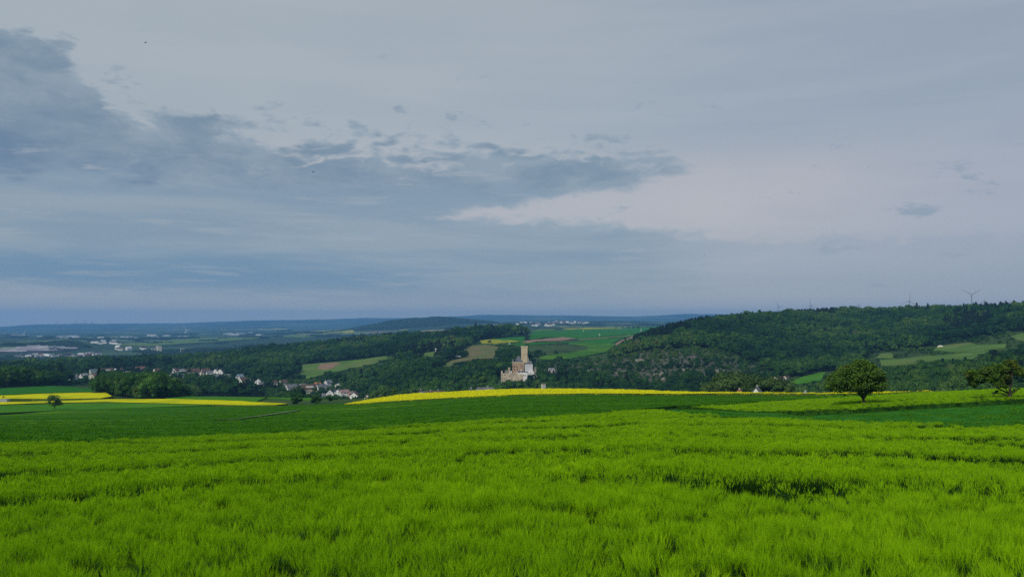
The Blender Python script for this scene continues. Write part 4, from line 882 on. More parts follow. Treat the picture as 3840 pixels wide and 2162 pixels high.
# ------------------------------------------------------------------ buildings
def plain(name, c, v=0.12, sc=0.6, rough=0.85, bump=0.25):
    a = tuple(x * (1 - v) for x in c); b = tuple(min(0.9, x * (1 + v)) for x in c)
    return material(name, two_tone(a, b, sc, tuple(x * (1 - 2.2 * v) for x in c), sc * 0.35, bump=bump, bscale=sc * 4, bd=0.05), rough, 0.2)
WALL = {k: plain('render_' + k, c, 0.05) for k, c in dict(white=(0.74, 0.74, 0.71), cream=(0.70, 0.66, 0.52), beige=(0.52, 0.38, 0.22), pink=(0.50, 0.33, 0.28), grey=(0.33, 0.34, 0.33)).items()}
ROOF = {k: plain('tiles_' + k, c, 0.2, 0.5) for k, c in dict(slate=(0.13, 0.14, 0.155), brown=(0.10, 0.062, 0.05), red=(0.16, 0.085, 0.07), teal=(0.10, 0.155, 0.16), pale=(0.55, 0.56, 0.57), blue=(0.16, 0.22, 0.28), black=(0.03, 0.035, 0.045), orange=(0.42, 0.18, 0.09), pinkroof=(0.22, 0.15, 0.15)).items()}
glass = material('window_glass', lambda t, p: ((0.02, 0.025, 0.03), None), 0.15, 0.5)
timber = plain('timber_dark', (0.05, 0.035, 0.025), 0.2, 2)
def house(x, y, w, d, wh, rh, rot, wall, roof, label, style, z=None, group='houses of the village', name='house', cat='house'):
    z = T1(x, y) - 0.25 if z is None else z
    o = empty(name, (x, y, z), -math.atan2(x, y) + R(rot) ); tag(o, label, cat, group)
    mb = MB(); mb.prism([(-d/2, -1.5), (d/2, -1.5), (d/2, wh), (0, wh + rh * 0.97), (-d/2, wh)], 0, w)
    # the prism runs along y: turn it so that the ridge lies along x
    mb.v = [(yy - w/2, xx, zz) for xx, yy, zz in mb.v]; mb.f = [f[::-1] for f in mb.f]; mb.build('wall', WALL[wall], o)
    ov = 0.5; sl = rh / (d / 2); r_ = MB(); dz = sl * ov; th = 0.22
    for s_ in (-1, 1):
        q = [(-w/2 - ov, s_ * (d/2 + ov), wh - dz), (w/2 + ov, s_ * (d/2 + ov), wh - dz), (w/2 + ov, 0, wh + rh), (-w/2 - ov, 0, wh + rh)]
        vs = [(a, b, c + 0.03) for a, b, c in q] + [(a, b, c + th) for a, b, c in q]
        r_.add(vs, [(0, 3, 2, 1), (4, 5, 6, 7), (0, 1, 5, 4), (1, 2, 6, 5), (2, 3, 7, 6), (3, 0, 4, 7)] if s_ < 0 else [(0, 1, 2, 3), (4, 7, 6, 5), (0, 4, 5, 1), (1, 5, 6, 2), (2, 6, 7, 3), (3, 7, 4, 0)])
    ro = r_.build('roof', ROOF[roof], o)
    MB().box(w * .18, w * .18 + .6, -.3, .3, wh + rh * 0.6, wh + rh + 0.8).build('chimney', WALL['grey'], ro)
    def win(px_, z_, ww=0.95, hh=1.2, side='f'):
        b = MB(); f2 = MB()
        if side == 'f': b.box(px_ - ww/2, px_ + ww/2, -d/2 - 0.05, -d/2 - 0.01, z_, z_ + hh); f2.box(px_ - ww/2 - .1, px_ + ww/2 + .1, -d/2 - .03, -d/2 - .005, z_ - .1, z_ + hh + .1)
        else: b.box(s * (w/2 + 0.01), s * (w/2 + 0.05), px_ - ww/2, px_ + ww/2, z_, z_ + hh) if False else b.box(*(sorted((side * (w/2 + 0.01), side * (w/2 + 0.05)))), px_ - ww/2, px_ + ww/2, z_, z_ + hh); f2.box(*(sorted((side * (w/2 + 0.005), side * (w/2 + 0.03)))), px_ - ww/2 - .1, px_ + ww/2 + .1, z_ - .1, z_ + hh + .1)
        wo = b.build('window', glass, o); f2.build('frame', WALL['grey'], wo)
    if style:
        k = max(1, int(w / 3))
        for i in range(k):
            for fz in ([0.9] if wh < 3.9 else [0.8, 3.0]):
                if fz + 1.3 < wh: win(-w/2 + w * (i + 0.5) / k, fz)
        for gs in (-1, 1):
            for fz in [v for v in (0.9, 3.2, 5.6) if v + 1.2 < wh + rh * 0.55]:
                for q in ((-d * .2, d * .2) if fz < wh else (0.0,)): win(q, fz, side=gs)
    if style == 'd':
        MB().box(-w * .28, w * .28, -d * .40, -d * .12, wh + rh * .25, wh + rh * .62).build('dormer', WALL['white'], ro)
    return o
for h, (x, y) in zip(VH, VHP): house(x, y, *h[2:])
house(*OP['farm_a'], 7.5, 7, 2.8, 2.6, 35, 'cream', 'brown', 'pale farm house under a brown roof beside the steep green field', 'g', group='farm buildings in the side valley')
house(*OP['farm_b'], 9, 5, 1.8, 0.8, 6, 'white', 'slate', 'low white farm shed left of the brown roofed farm house', '', group='farm buildings in the side valley')
_x, _y = hit(2940, 1421, 640, 1200); house(_x, _y, 9, 8, 3.0, 3.0, 70, 'cream', 'brown', 'brown roofed farm barn at the right end of the farm', 'g', group='farm buildings in the side valley')
for px_, r_, w_, lab, wl, rf_, zt in ((1818, 405, 8, 'grey roof with a bright gable peeping over the rapeseed crest below the castle', 'white', 'slate', 1450), (1765, 410, 6, 'low pale roof peeping over the rapeseed crest left of the grey roof', 'cream', 'slate', 1456), (1632, 415, 9, 'brown roof end peeping over the rapeseed crest beneath pale cliffs', 'pink', 'brown', 1464), (1604, 418, 8, 'grey roof in the middle of the row behind the rapeseed crest', 'cream', 'slate', 1465), (1577, 420, 6, 'steep pale gable at the left of the row behind the rapeseed crest', 'cream', 'brown', 1461),
                                (2834, 352, 4.2, 'steep narrow white gable between the two pale green willows', 'white', 'slate', 1448), (2767, 352, 5, 'orange brick house end under the pale green willows', 'pink', 'orange', 1459), (3014, 380, 4.5, 'pale grey roof over the crest at the foot of the side valley', 'grey', 'pale', 1466)):
    x, y = at(px_, r_); g = T1(x, y); top = r_ * float(ray(px_, zt)[1]); H_ = max(4.0, top - g)
    house(x, y, w_, w_ * 0.9, H_ * 0.62 if w_ < 5 else H_ - 3, H_ * 0.38 if w_ < 5 else 3.0, 78 if w_ < 7 else 25, wl, rf_, lab, 'g', group='houses behind the crest')
# long shed on the knoll, tent, shelter at the crest
x, y = OP['shed']; o = empty('shed', (x, y, T1(x, y)), -math.atan2(x, y) - 0.1); tag(o, 'long open shed with a pale blue roof on the brownish knoll meadow', 'shed')
b = MB().box(-4, 4, -.1, 3, 0, 2.2).build('wall', timber, o); MB().add([(-4.6, -1.4, 2.1), (4.6, -1.4, 2.1), (4.6, 3.3, 3.2), (-4.6, 3.3, 3.2), (-4.6, -1.4, 2.35), (4.6, -1.4, 2.35), (4.6, 3.3, 3.45), (-4.6, 3.3, 3.45)], [(0, 3, 2, 1), (4, 5, 6, 7), (0, 1, 5, 4), (1, 2, 6, 5), (2, 3, 7, 6), (3, 0, 4, 7)]).build('roof', ROOF['pale'], o)
for q in (-4.3, 0, 4.3): MB().box(q - .1, q + .1, -1.3, -1.1, -.3, 2.1).build('post', timber, o)
x, y = OP['tent']; o = empty('tent', (x, y, T1(x, y)), -math.atan2(x, y)); tag(o, 'pale cream rounded tent on the upper meadow of the right slope', 'tent')
vs = []; m_ = 8
for i in range(m_ + 1):
    a = math.pi * i / m_
    for yy, sc_ in ((-2.5, 0.8), (0, 1.0), (2.5, 0.8)): vs.append((4.0 * math.cos(a) * sc_, yy, 3.2 * math.sin(a) * sc_ - .1))
fs = [(3*i + k, 3*i + k + 1, 3*i + k + 4, 3*i + k + 3) for i in range(m_) for k in (0, 1)] + [tuple(3*i for i in range(m_ + 1)), tuple(3*i + 2 for i in range(m_, -1, -1))]
mesh_np('canvas', vs, fs, WALL['cream'], parent=o); MB().box(-.6, .6, -2.56, -2.5, -.1, 1.7).build('door', WALL['grey'], o)
x, y = at(2038, 352); g = T1(x, y); o = empty('shelter', (x, y, g), -math.atan2(x, y)); tag(o, 'small grey box shaped shelter on the rapeseed crest below the castle', 'shelter')
zt = 352 * float(ray(2038, 1438)[1]) - g
MB().box(-.9, .9, -.8, .8, -.5, zt).build('wall', WALL['grey'], o); MB().box(-.95, -.55, -.86, -.8, -.5, zt + .02).build('corner_post', WALL['cream'], o); MB().box(-1.0, 1.0, -.95, .95, zt, zt + .12).build('roof', ROOF['slate'], o)  # pale strip down the left of the front wall

# ------------------------------------------------------------------ the castle
def castle():
    stone = material('castle_sandstone', two_tone((0.40, 0.32, 0.22), (0.56, 0.46, 0.33), 0.9, (0.30, 0.22, 0.14), 0.25, bump=0.7, bscale=2.2, bd=0.12), 0.95, 0.1)
    keepst = material('keep_stone', two_tone((0.46, 0.39, 0.26), (0.60, 0.51, 0.35), 1.1, (0.38, 0.31, 0.20), 0.35, bump=0.6, bscale=2.2, bd=0.12), 0.95, 0.1)
    brown = material('palas_stone', two_tone((0.32, 0.22, 0.15), (0.44, 0.32, 0.225), 1.0, (0.24, 0.165, 0.115), 0.3, bump=0.7, bscale=2.5, bd=0.1), 0.95, 0.1)
    wallm = material('curtain_stone', two_tone((0.38, 0.32, 0.23), (0.58, 0.50, 0.38), 0.6, (0.27, 0.22, 0.16), 0.2, bump=0.8, bscale=1.8, bd=0.15), 0.95, 0.1)
    greyst = material('ruin_stone', two_tone((0.17, 0.16, 0.13), (0.29, 0.27, 0.22), 0.8, bump=0.8, bscale=2, bd=0.15), 0.95, 0.1)
    slate = plain('castle_slate', (0.105, 0.11, 0.14), 0.15, 1.2); panel = plain('pale_grey_render', (0.50, 0.51, 0.52), 0.08, 0.8); white = WALL['white']; hole = plain('dark_opening', (0.012, 0.010, 0.009), 0.1, 2)  # near-black flat panels paint the shade inside windows, arches and openings
    z0 = CASTLE_R * float(ray(1945, 1420)[1])
    o = empty('castle', (CASTLE[0], CASTLE[1], z0), -_ca); tag(o, 'stone hilltop castle with tall square keep, slate roofs and white wing', 'castle')
    K = 0.0389; X = lambda c: (c - 640) * K; ZZ = lambda c: (1090 - c) * K
    # curtain wall with its return sides, merlons and dark panels for the shade in its openings
    top = [(170, 895), (178, 905), (250, 917), (330, 912), (420, 915), (520, 912), (600, 914), (612, 935), (700, 930), (790, 934), (890, 940)]
    poly = [(X(a), ZZ(b)) for a, b in top] + [(X(890), -4), (X(600), -4), (X(400), -4), (X(260), -5), (X(170), -5)]
    cw = MB().prism(poly[::-1], -13, -11.6).build('curtain_wall', wallm, o)
    MB().box(X(170), X(170) + 1.3, -11.6, 9, -5, ZZ(880)).build('curtain_wall', wallm, o)
    MB().box(X(172), X(178) + .05, -13.25, -13, -5, ZZ(890)).build('corner_quoin', WALL['cream'], cw)
    for a, b, w in ((208, 955, .8), (278, 955, 1.1), (340, 938, .6)): MB().box(X(a) - w/2, X(a) + w/2, -13.04, -13.0, ZZ(b) - .45, ZZ(b) + .4).build('opening', hole, cw)
    MB().box(X(250), X(900), -11.6, 6, -4, ZZ(915) - 0.6).build('courtyard', greyst, o)
    # inner left wall, turret stub and white hut
    MB().prism([(X(268), ZZ(900)), (X(352), ZZ(900)), (X(352), ZZ(838)), (X(310), ZZ(845)), (X(270), ZZ(852))], -6, -5).build('inner_wall', greyst, o)
    t = MB().box(X(360), X(403), -5, -3.2, ZZ(905), ZZ(795)).box(X(353), X(411), -5.3, -2.9, ZZ(800), ZZ(780)).build('watch_turret', stone, o)
    for q in (356, 400): MB().box(X(q), X(q) + .35, -5.3, -2.9, ZZ(780), ZZ(770)).build('merlon', stone, t)
    hutm = MB().box(X(397), X(456), -9.5, -6, ZZ(908), ZZ(856)).build('white_hut', white, o); MB().box(X(414), X(436), -9.55, -9.5, ZZ(893), ZZ(872)).build('window', hole, hutm); MB().box(X(392), X(460), -9.8, -5.8, ZZ(856), ZZ(848)).build('roof', slate, hutm)
    # palas
    pal = MB().box(X(470), X(792), -8, 3, -1, ZZ(652)).build('palas', brown, o)
    MB().box(X(466), X(796), -8.2, 3.2, ZZ(652), ZZ(640)).box(X(466), X(520), -8.2, -7.7, ZZ(640), ZZ(618)).box(X(540), X(700), -8.2, -7.7, ZZ(640), ZZ(622)).box(X(715), X(796), -8.2, -7.7, ZZ(640), ZZ(620)).build('parapet', keepst, pal)
    for a, b, w, h in ((521, 745, 1.1, 1.5), (597, 745, 1.0, 1.5), (755, 740, .8, 1.3), (526, 829, 1.1, 1.5), (602, 829, 1.1, 1.5), (745, 818, .6, 1.0), (630, 644, .5, .5)):
        w0 = MB().box(X(a) - w/2, X(a) + w/2, -8.06, -8.0, ZZ(b) - h/2, ZZ(b) + h/2).build('window', hole, o)
        MB().box(X(a) - w/2 - .18, X(a) + w/2 + .18, -8.03, -8.0, ZZ(b) - h/2 - .18, ZZ(b) + h/2 + .18).build('frame', stone, w0)
    b0, b1, y0, y1, zb, zt, r0, r1 = X(542), X(738), -7.2, 2.2, ZZ(612), ZZ(474), X(604), X(664)
    rf = MB().add([(b0, y0, zb), (b1, y0, zb), (b1, y1, zb), (b0, y1, zb), (r0, -3.4, zt), (r1, -3.4, zt), (r1, -1.6, zt), (r0, -1.6, zt)], [(0,1,5,4), (1,2,6,5), (2,3,7,6), (3,0,4,7), (4,5,6,7), (0,3,2,1)]).build('slate_roof', slate, o)
    dm = MB().box(X(572), X(596), -7.0, -5.0, ZZ(598), ZZ(570)).build('dormer', slate, rf); MB().box(X(664), X(672), -3.0, -2.6, ZZ(600), ZZ(470)).build('chimney', greyst, rf)
    tc_ = MB().cone(X(490), -7.3, ZZ(700), ZZ(648), .55, 1.0).cone(X(490), -7.3, ZZ(648), ZZ(600), 1.0, 1.0).build('corner_turret', greyst, o); MB().cone(X(490), -7.3, ZZ(602), ZZ(520), 1.15, .02).build('roof', slate, tc_)
    # keep
    kp = MB().box(X(708), X(880), 3.2, 10, -2, ZZ(250)).build('keep', keepst, o)
    MB().box(X(702), X(886), 2.95, 10.25, ZZ(250), ZZ(228)).build('parapet', keepst, kp)
    for a, b in ((702, 742), (756, 782), (800, 830), (846, 886)): MB().box(X(a), X(b), 2.95, 3.6, ZZ(228), ZZ(203)).build('merlon', keepst, kp); MB().box(X(a), X(b), 9.6, 10.25, ZZ(228), ZZ(203)).build('merlon', keepst, kp)
    for a in (5.2, 7.4): MB().box(X(702), X(702) + .6, a, a + 1.3, ZZ(228), ZZ(203)).build('merlon', keepst, kp); MB().box(X(886) - .6, X(886), a, a + 1.3, ZZ(228), ZZ(203)).build('merlon', keepst, kp)
    MB().box(X(786), X(796), 3.1, 3.2, ZZ(430), ZZ(400)).build('slit_window', hole, kp)
    # ruined gable beside the keep
    MB().prism([(X(870), ZZ(650)), (X(914), ZZ(650)), (X(914), ZZ(530)), (X(904), ZZ(528)), (X(902), ZZ(492)), (X(890), ZZ(488)), (X(886), ZZ(520)), (X(872), ZZ(560))], 0.5, 1.6).build('ruined_gable', greyst, o)
    # white wing
    ww = MB().box(X(812), X(1008), -9, 0, -1, ZZ(688)).build('white_wing', panel, o)  # pale grey front inside the white trim
    MB().box(X(808), X(1012), -9.15, .1, ZZ(688), ZZ(676)).box(X(1000), X(1012), -9.15, -9.0, ZZ(860), ZZ(688)).box(X(808), X(818), -9.15, -9.0, ZZ(880), ZZ(688)).build('trim', white, ww)
    MB().box(X(796), X(1000), -9.3, .3, ZZ(676), ZZ(655)).build('roof', slate, ww)
    MB().add([(X(905), -6, ZZ(655)), (X(1003), -6, ZZ(655)), (X(1003), 0, ZZ(655)), (X(905), 0, ZZ(655)), (X(918), -4, ZZ(592)), (X(972), -4, ZZ(600)), (X(972), -2, ZZ(600)), (X(918), -2, ZZ(592))], [(0,1,5,4), (1,2,6,5), (2,3,7,6), (3,0,4,7), (4,5,6,7), (0,3,2,1)]).build('upper_roof', ROOF['slate'], ww)
    # lower white range, gate building, stair wall
    lo = MB().box(X(602), X(768), -11.4, -8.2, ZZ(945), ZZ(884)).build('lower_range', white, o)
    MB().add([(X(598), -11.8, ZZ(886)), (X(772), -11.8, ZZ(886)), (X(772), -8.1, ZZ(850)), (X(668), -8.1, ZZ(850)), (X(598), -11.8, ZZ(880)), (X(772), -11.8, ZZ(880)), (X(772), -8.1, ZZ(844)), (X(668), -8.1, ZZ(844))], [(0,3,2,1), (4,5,6,7), (0,1,5,4), (1,2,6,5), (2,3,7,6), (3,0,4,7)]).build('roof', slate, lo)
    for a in (625, 655, 740): w0 = MB().box(X(a) - .3, X(a) + .3, -11.5, -11.4, ZZ(910), ZZ(890)).build('window', hole, lo)
    MB().box(X(690), X(735), -9.4, -8.2, ZZ(856), ZZ(826)).build('dormer', WALL['cream'], lo)
    gt = MB().box(X(768), X(878), -13.3, -9.2, -4, ZZ(888)).build('gate_building', white, o)
    MB().box(X(764), X(882), -13.6, -9.2, ZZ(888), ZZ(878)).build('roof', slate, gt)
    for a, w in ((780, .9), (826, 1.1)): MB().prism([(X(a) - w/2, ZZ(988)), (X(a) + w/2, ZZ(988)), (X(a) + w/2, ZZ(965)), (X(a), ZZ(950)), (X(a) - w/2, ZZ(965))], -13.36, -13.3).build('arch', hole, gt)
    st = MB().prism([(X(878), -4), (X(1052), -4), (X(1052), ZZ(915)), (X(1030), ZZ(850)), (X(1012), ZZ(838)), (X(975), ZZ(862)), (X(930), ZZ(872)), (X(900), ZZ(905)), (X(878), ZZ(945))], -12.2, -9.1).build('stair_wall', white, o)
    MB().prism([(X(905), -3), (X(1000), -3), (X(1000), ZZ(915)), (X(975), ZZ(890)), (X(945), ZZ(898)), (X(918), ZZ(930))], -12.26, -12.2).build('inner_panel', panel, st)  # greyer flat panel on the front of the stair wall
    # detached ruined tower at the right
    rt = MB().box(X(1052), X(1110), -9, -6.6, -4, ZZ(762)).prism([(X(1110), -4), (X(1142), -4), (X(1142), ZZ(975)), (X(1128), ZZ(905)), (X(1110), ZZ(850))], -8.6, -7).build('ruined_tower', greyst, o)
    for a, b in ((1052, 1066), (1078, 1090), (1098, 1110)): MB().box(X(a), X(b), -9, -8.4, ZZ(762), ZZ(752)).build('merlon', greyst, rt)
castle()
# double gabled house right of the castle
x, y = OP['gate_house']; _r0 = math.hypot(x, y); g = T1(x, y); zb = _r0 * float(ray(2073, 1398)[1]); zb = min(zb, g + 4)
o = empty('gabled_house', (x, y, zb), -math.atan2(x, y)); tag(o, 'dark house with two white edged gables in the trees right of the castle', 'house')
MB().box(-3.6, 3.6, -1, 5, -6, 3.2).build('wall', WALL['grey'], o)
MB().add([(-4.1, -1.6, 2.7), (4.1, -1.6, 2.7), (3.4, 2.2, 6.0), (-3.4, 2.2, 6.0), (-4.1, 5.6, 2.7), (4.1, 5.6, 2.7)], [(0, 1, 2, 3), (3, 2, 5, 4), (0, 3, 4), (1, 5, 2)]).build('roof', ROOF['slate'], o)
for gx, gw in ((-2.0, 1.55), (2.3, 1.5)):
    gb = MB().prism([(gx - gw, -1), (gx + gw, -1), (gx + gw, 2.6), (gx, 4.9), (gx - gw, 2.6)], -2.2, 0).build('gable', timber, o)
    for s_ in (-1, 1): MB().bar((gx + s_ * (gw + .45), -2.35, 2.0), (gx, -2.35, 5.2), .22).build('bargeboard', WALL['white'], gb)
    MB().box(gx + (gw if gx < 0 else -gw) - .2, gx + (gw if gx < 0 else -gw) + .2, -2.4, -2.2, -2, 2.6).build('post', WALL['white'], gb)

# ------------------------------------------------------------------ distant towns
def small_house(name, g):
    mb = MB(); w, d, h, rh = g; mb.box(-w/2, w/2, -d/2, d/2, -2, h); n0 = len(mb.f)
    mb.add([(-w/2 - .4, -d/2 - .4, h - .2), (w/2 + .4, -d/2 - .4, h - .2), (w/2 + .4, d/2 + .4, h - .2), (-w/2 - .4, d/2 + .4, h - .2), (-w/2 - .3, 0, h + rh), (w/2 + .3, 0, h + rh)], [(0, 1, 5, 4), (2, 3, 4, 5), (0, 4, 3), (1, 2, 5), (0, 3, 2, 1)])
    return mb, n0
PROT = []
for i, (dims, wl, rf_) in enumerate([((13, 10, 5.5, 4), 'white', 'slate'), ((12, 9, 5, 4), 'white', 'pale'), ((14, 10, 6, 4), 'cream', 'brown'), ((12, 10, 5, 4.5), 'white', 'black'), ((22, 12, 5, 2), 'white', 'slate')]):
    mb, n0 = small_house('distant_house', dims); PROT.append(mesh_np('distant_house', mb.v, mb.f, [WALL[wl], ROOF[rf_]], mi=[0] * n0 + [1] * (len(mb.f) - n0), link=False))
def town(boxes, k, r0, r1, label, group, sc=1.0):
    g = random.Random(len(group) * 7 + k)
    for i in range(k):
        (xa, xb, ya, yb) = g.choice(boxes); x, y = hit(g.uniform(xa, xb), g.uniform(ya, yb), r0, r1)
        kp = g.randrange(5); o = PROT[kp].copy(); kn = ('small grey roofed white house', 'small pale roofed white house', 'cream house with brown roof', 'white house with black roof', 'long low grey roofed building')[kp]; o.name = 'distant_house'; C.objects.link(o); o.location = (x, y, T1(x, y) - .3); o.rotation_euler = (0, 0, -math.atan2(x, y) + g.uniform(-.7, .7)); q = sc * g.uniform(.85, 1.3); o.scale = (q, q, q)
        tag(o, kn + ' ' + label, 'house', group + ', ' + kn)
town([(60, 180, 1336, 1344), (95, 300, 1337, 1348), (250, 345, 1331, 1341), (330, 375, 1328, 1334)], 58, 2700, 3700, 'in the distant village below the striped slope', 'houses of the village below the striped slope', 1.15)
town([(1920, 2130, 1209, 1217), (2000, 2080, 1212, 1222), (2080, 2200, 1206, 1214)], 75, 4200, 7800, 'in the distant town beyond the plateau', 'houses of the distant town beyond the plateau', 1.3)
town([(350, 470, 1283, 1293), (440, 600, 1305, 1316)], 22, 3000, 7000, 'on the slope beyond the left woods', 'houses on the slope beyond the left woods', 1.3)
bl = plain('hall_cladding', (0.42, 0.44, 0.46), 0.1, 0.05)
hall = MB().box(-30, 30, -14, 14, -3, 9).build('warehouse', bl, link=False)
g_ = random.Random(5)
for (xa, xb, ya, yb, k) in ((140, 290, 1262, 1268, 9), (850, 1010, 1247, 1259, 14), (560, 700, 1256, 1266, 6), (380, 520, 1262, 1272, 6)):
    for i in range(k):
        x, y = hit(g_.uniform(xa, xb), g_.uniform(ya, yb), 5000, 10500); o = hall.copy(); o.name = 'warehouse'; C.objects.link(o); o.location = (x, y, T1(x, y)); q = g_.uniform(.5, 1.5); o.scale = (q, 1, g_.uniform(.7, 1.2)); o.rotation_euler = (0, 0, g_.uniform(-.6, .6))
        tag(o, 'tiny pale industrial hall in the blue hazy basin', 'warehouse', 'industrial halls in the hazy basin')
for px_, py_, w_, h_, lab in ((578, 1321, 20, 16, 'pale block standing over the forest edge, left of its taller twin'), (597, 1321, 16, 26, 'tallest pale block over the forest edge at the left'), (684, 1317, 14, 12, 'small pale block over the forest edge right of the twin blocks')):
    x, y = hit(px_, py_, 2300, 3600); o = empty('apartment_block', (x, y, T1(x, y)), -math.atan2(x, y) + .2); tag(o, lab, 'building')
    MB().box(-w_/2, w_/2, -6, 6, -5, h_).build('wall', WALL['cream'], o); MB().box(-w_/2 - .3, w_/2 + .3, -6.3, 6.3, h_, h_ + .6).build('roof', ROOF['slate'], o)
    for k in range(int(h_ / 3.2)):
        for q in range(int(w_ / 4)): MB().box(-w_/2 + 1.2 + 4*q, -w_/2 + 2.9 + 4*q, -6.06, -6, 1 + 3.2*k, 2.6 + 3.2*k).build('window', glass, o)
# striped slope with long pale rows
SL = world_poly([(-200, 1326), (0, 1322), (150, 1322), (230, 1318), (295, 1310), (300, 1298), (250, 1296), (205, 1293), (120, 1294), (80, 1302), (0, 1308), (-200, 1314)], 3000, 4300, 0)
sheet('striped_field', SL, 1.0, plain('purplish_soil', (0.05, 0.045, 0.065), 0.15, 0.02), None, 14.0, 'purplish striped slope above the distant village')
rowm = plain('pale_row', (0.42, 0.41, 0.44), 0.15, 0.05)
for i, (xa, xb, ya, yb) in enumerate(((-150, 100, 1319, 1319), (-150, 215, 1316, 1314), (-150, 290, 1312, 1308.5), (10, 295, 1308, 1305), (60, 298, 1304, 1301.5), (100, 298, 1299.5, 1298.5), (140, 262, 1295.5, 1295.5))):
    W = [hit(xa + (xb - xa) * t_ / 12, ya + (yb - ya) * t_ / 12 + 0.9, 3000, 4300) for t_ in range(13)] + [hit(xa + (xb - xa) * t_ / 12, ya + (yb - ya) * t_ / 12 - 0.7, 3000, 4300) for t_ in range(12, -1, -1)]
    V = []; Fc = []
    for k, (x, y) in enumerate(W): z = T1(x, y); V += [(x, y, z), (x, y, z + 4.5)]
    n_ = len(W); Fc = [(2*k, 2*((k+1) % n_), 2*((k+1) % n_) + 1, 2*k + 1) for k in range(n_)] + [(2*k + 1, 2*(k+1) + 1, 2*(n_ - 2 - k) + 1, 2*(n_ - 1 - k) + 1) for k in range(n_ // 2 - 1)]
    o = mesh_np('terrace_row', V, Fc, rowm)
    tag(o, 'long pale row, %s of the seven across the striped slope' % ('lowest', 'second from bottom', 'third from bottom', 'middle one', 'third from top', 'second from top', 'topmost')[i], 'terrace row', 'pale rows on the striped slope')
# far fields in the haze
for nm, poly, r0, r1, mk, lab in [
 ('meadow', [(430, 1296), (560, 1283), (700, 1272), (900, 1268), (1000, 1268), (860, 1280), (700, 1290), (560, 1300)], 2800, 8000, 'meadow', 'hazy pale green slope across the left basin'),
 ('wheat_field', [(1040, 1262), (1130, 1252), (1230, 1255), (1240, 1262), (1120, 1266)], 4300, 8500, 'meadow', 'hazy light green field left of the wooded cone hill'),
 ('rapeseed_field', [(1145, 1245), (1240, 1241), (1330, 1246), (1300, 1249), (1200, 1250)], 4300, 9500, 'rape_pale', 'hazy pale yellow field left of the wooded cone hill'),
 ('fallow_field', [(1105, 1255), (1140, 1249), (1180, 1252), (1165, 1258)], 4300, 9000, 'soil', 'hazy brown field left of the wooded cone hill'),
 ('meadow', [(0, 1305), (70, 1303), (72, 1308), (0, 1311)], 3000, 5000, 'meadow', 'pale green field at the far left beside the striped slope')]:
    sheet(nm, world_poly(poly, r0, r1, 0), 2.0, mats[mk], None, 14.0, lab)

# ------------------------------------------------------------------ wind turbines, pylons, poles
tm = plain('turbine_paint', (0.22, 0.23, 0.24), 0.05, 0.2); tmw = plain('turbine_white', (0.75, 0.77, 0.78), 0.04, 0.2)
def turbine(px_, hub_y, r_, blade, rot, label, group, m=None, tower=None):
    m = m or tm; x, y = at(px_, r_); g = T1(x, y); hz = r_ * float(ray(px_, hub_y)[1]) - g
    o = empty('wind_turbine', (x, y, g), -math.atan2(x, y)); tag(o, label, 'wind turbine', group)
    MB().cone(0, 0, -3, hz, 3.0, 1.8, 12).build('tower', m, o); MB().box(-1.6, 1.6, -3.0, 6.5, hz - 1.2, hz + 2.4).build('nacelle', m, o)
    hb = MB().cone(0, 0, 0, 2.6, 1.9, .7, 10); hb.v = [(a, -3.0 - c, hz + .6 + b) for a, b, c in hb.v]; hb = hb.build('hub', m, o)
    for k in range(3):
        a = R(rot + 120 * k); d = Vector((math.sin(a), 0, math.cos(a))); p = Vector((math.cos(a), 0, -math.sin(a))); c0 = Vector((0, -4.2, hz + .6)); vs = []
        for t_, w_, th in ((0.02, 1.2, .6), (.12, 2.8, .6), (.25, 2.5, .45), (.6, 1.6, .3), (1.0, .5, .1)):
            q = c0 + d * blade * t_
            vs += [q - p * w_ * .35, q + Vector((0, -th, 0)), q + p * w_, q + Vector((0, th, 0))]
        MB().add(vs, [(4*i + j, 4*i + (j+1) % 4, 4*i + 4 + (j+1) % 4, 4*i + 4 + j) for i in range(4) for j in range(4)] + [(0, 3, 2, 1), (16, 17, 18, 19)]).build('blade', m, o)
    return o
turbine(2920, 1149, 6000, 43, -30, 'wind turbine furthest left of the four over the wooded ridge', 'wind turbines behind the right ridge')
turbine(3040, 1144, 5600, 45, -8, 'wind turbine over the dark pines, second from the left', 'wind turbines behind the right ridge')
turbine(3411, 1128, 5000, 50, 6, 'wind turbine with one blade pointing up, third from the left', 'wind turbines behind the right ridge')
turbine(3644, 1104, 4500, 52, 60, 'tallest wind turbine with two blades raised in a V and one hanging', 'wind turbines behind the right ridge')
for i, (px_, hy, rot) in enumerate(((216, 1207, 10), (287, 1205, 40), (318, 1205, 80), (346, 1204, 20), (413, 1205, 60))):
    turbine(px_, hy, 14300, 48, rot, 'tiny hazy wind turbine on the far left ridge', 'tiny wind turbines on the far left ridge')
turbine(92, 1252, 8200, 40, 15, 'pale wind turbine standing in the blue basin at the far left', 'pale wind turbines in the basin', tmw)
turbine(700, 1236, 7200, 42, 85, 'pale wind turbine with a level blade in the blue basin', 'pale wind turbines in the basin', tmw)
steel = plain('galvanised_steel', (0.10, 0.11, 0.115), 0.1, 1)
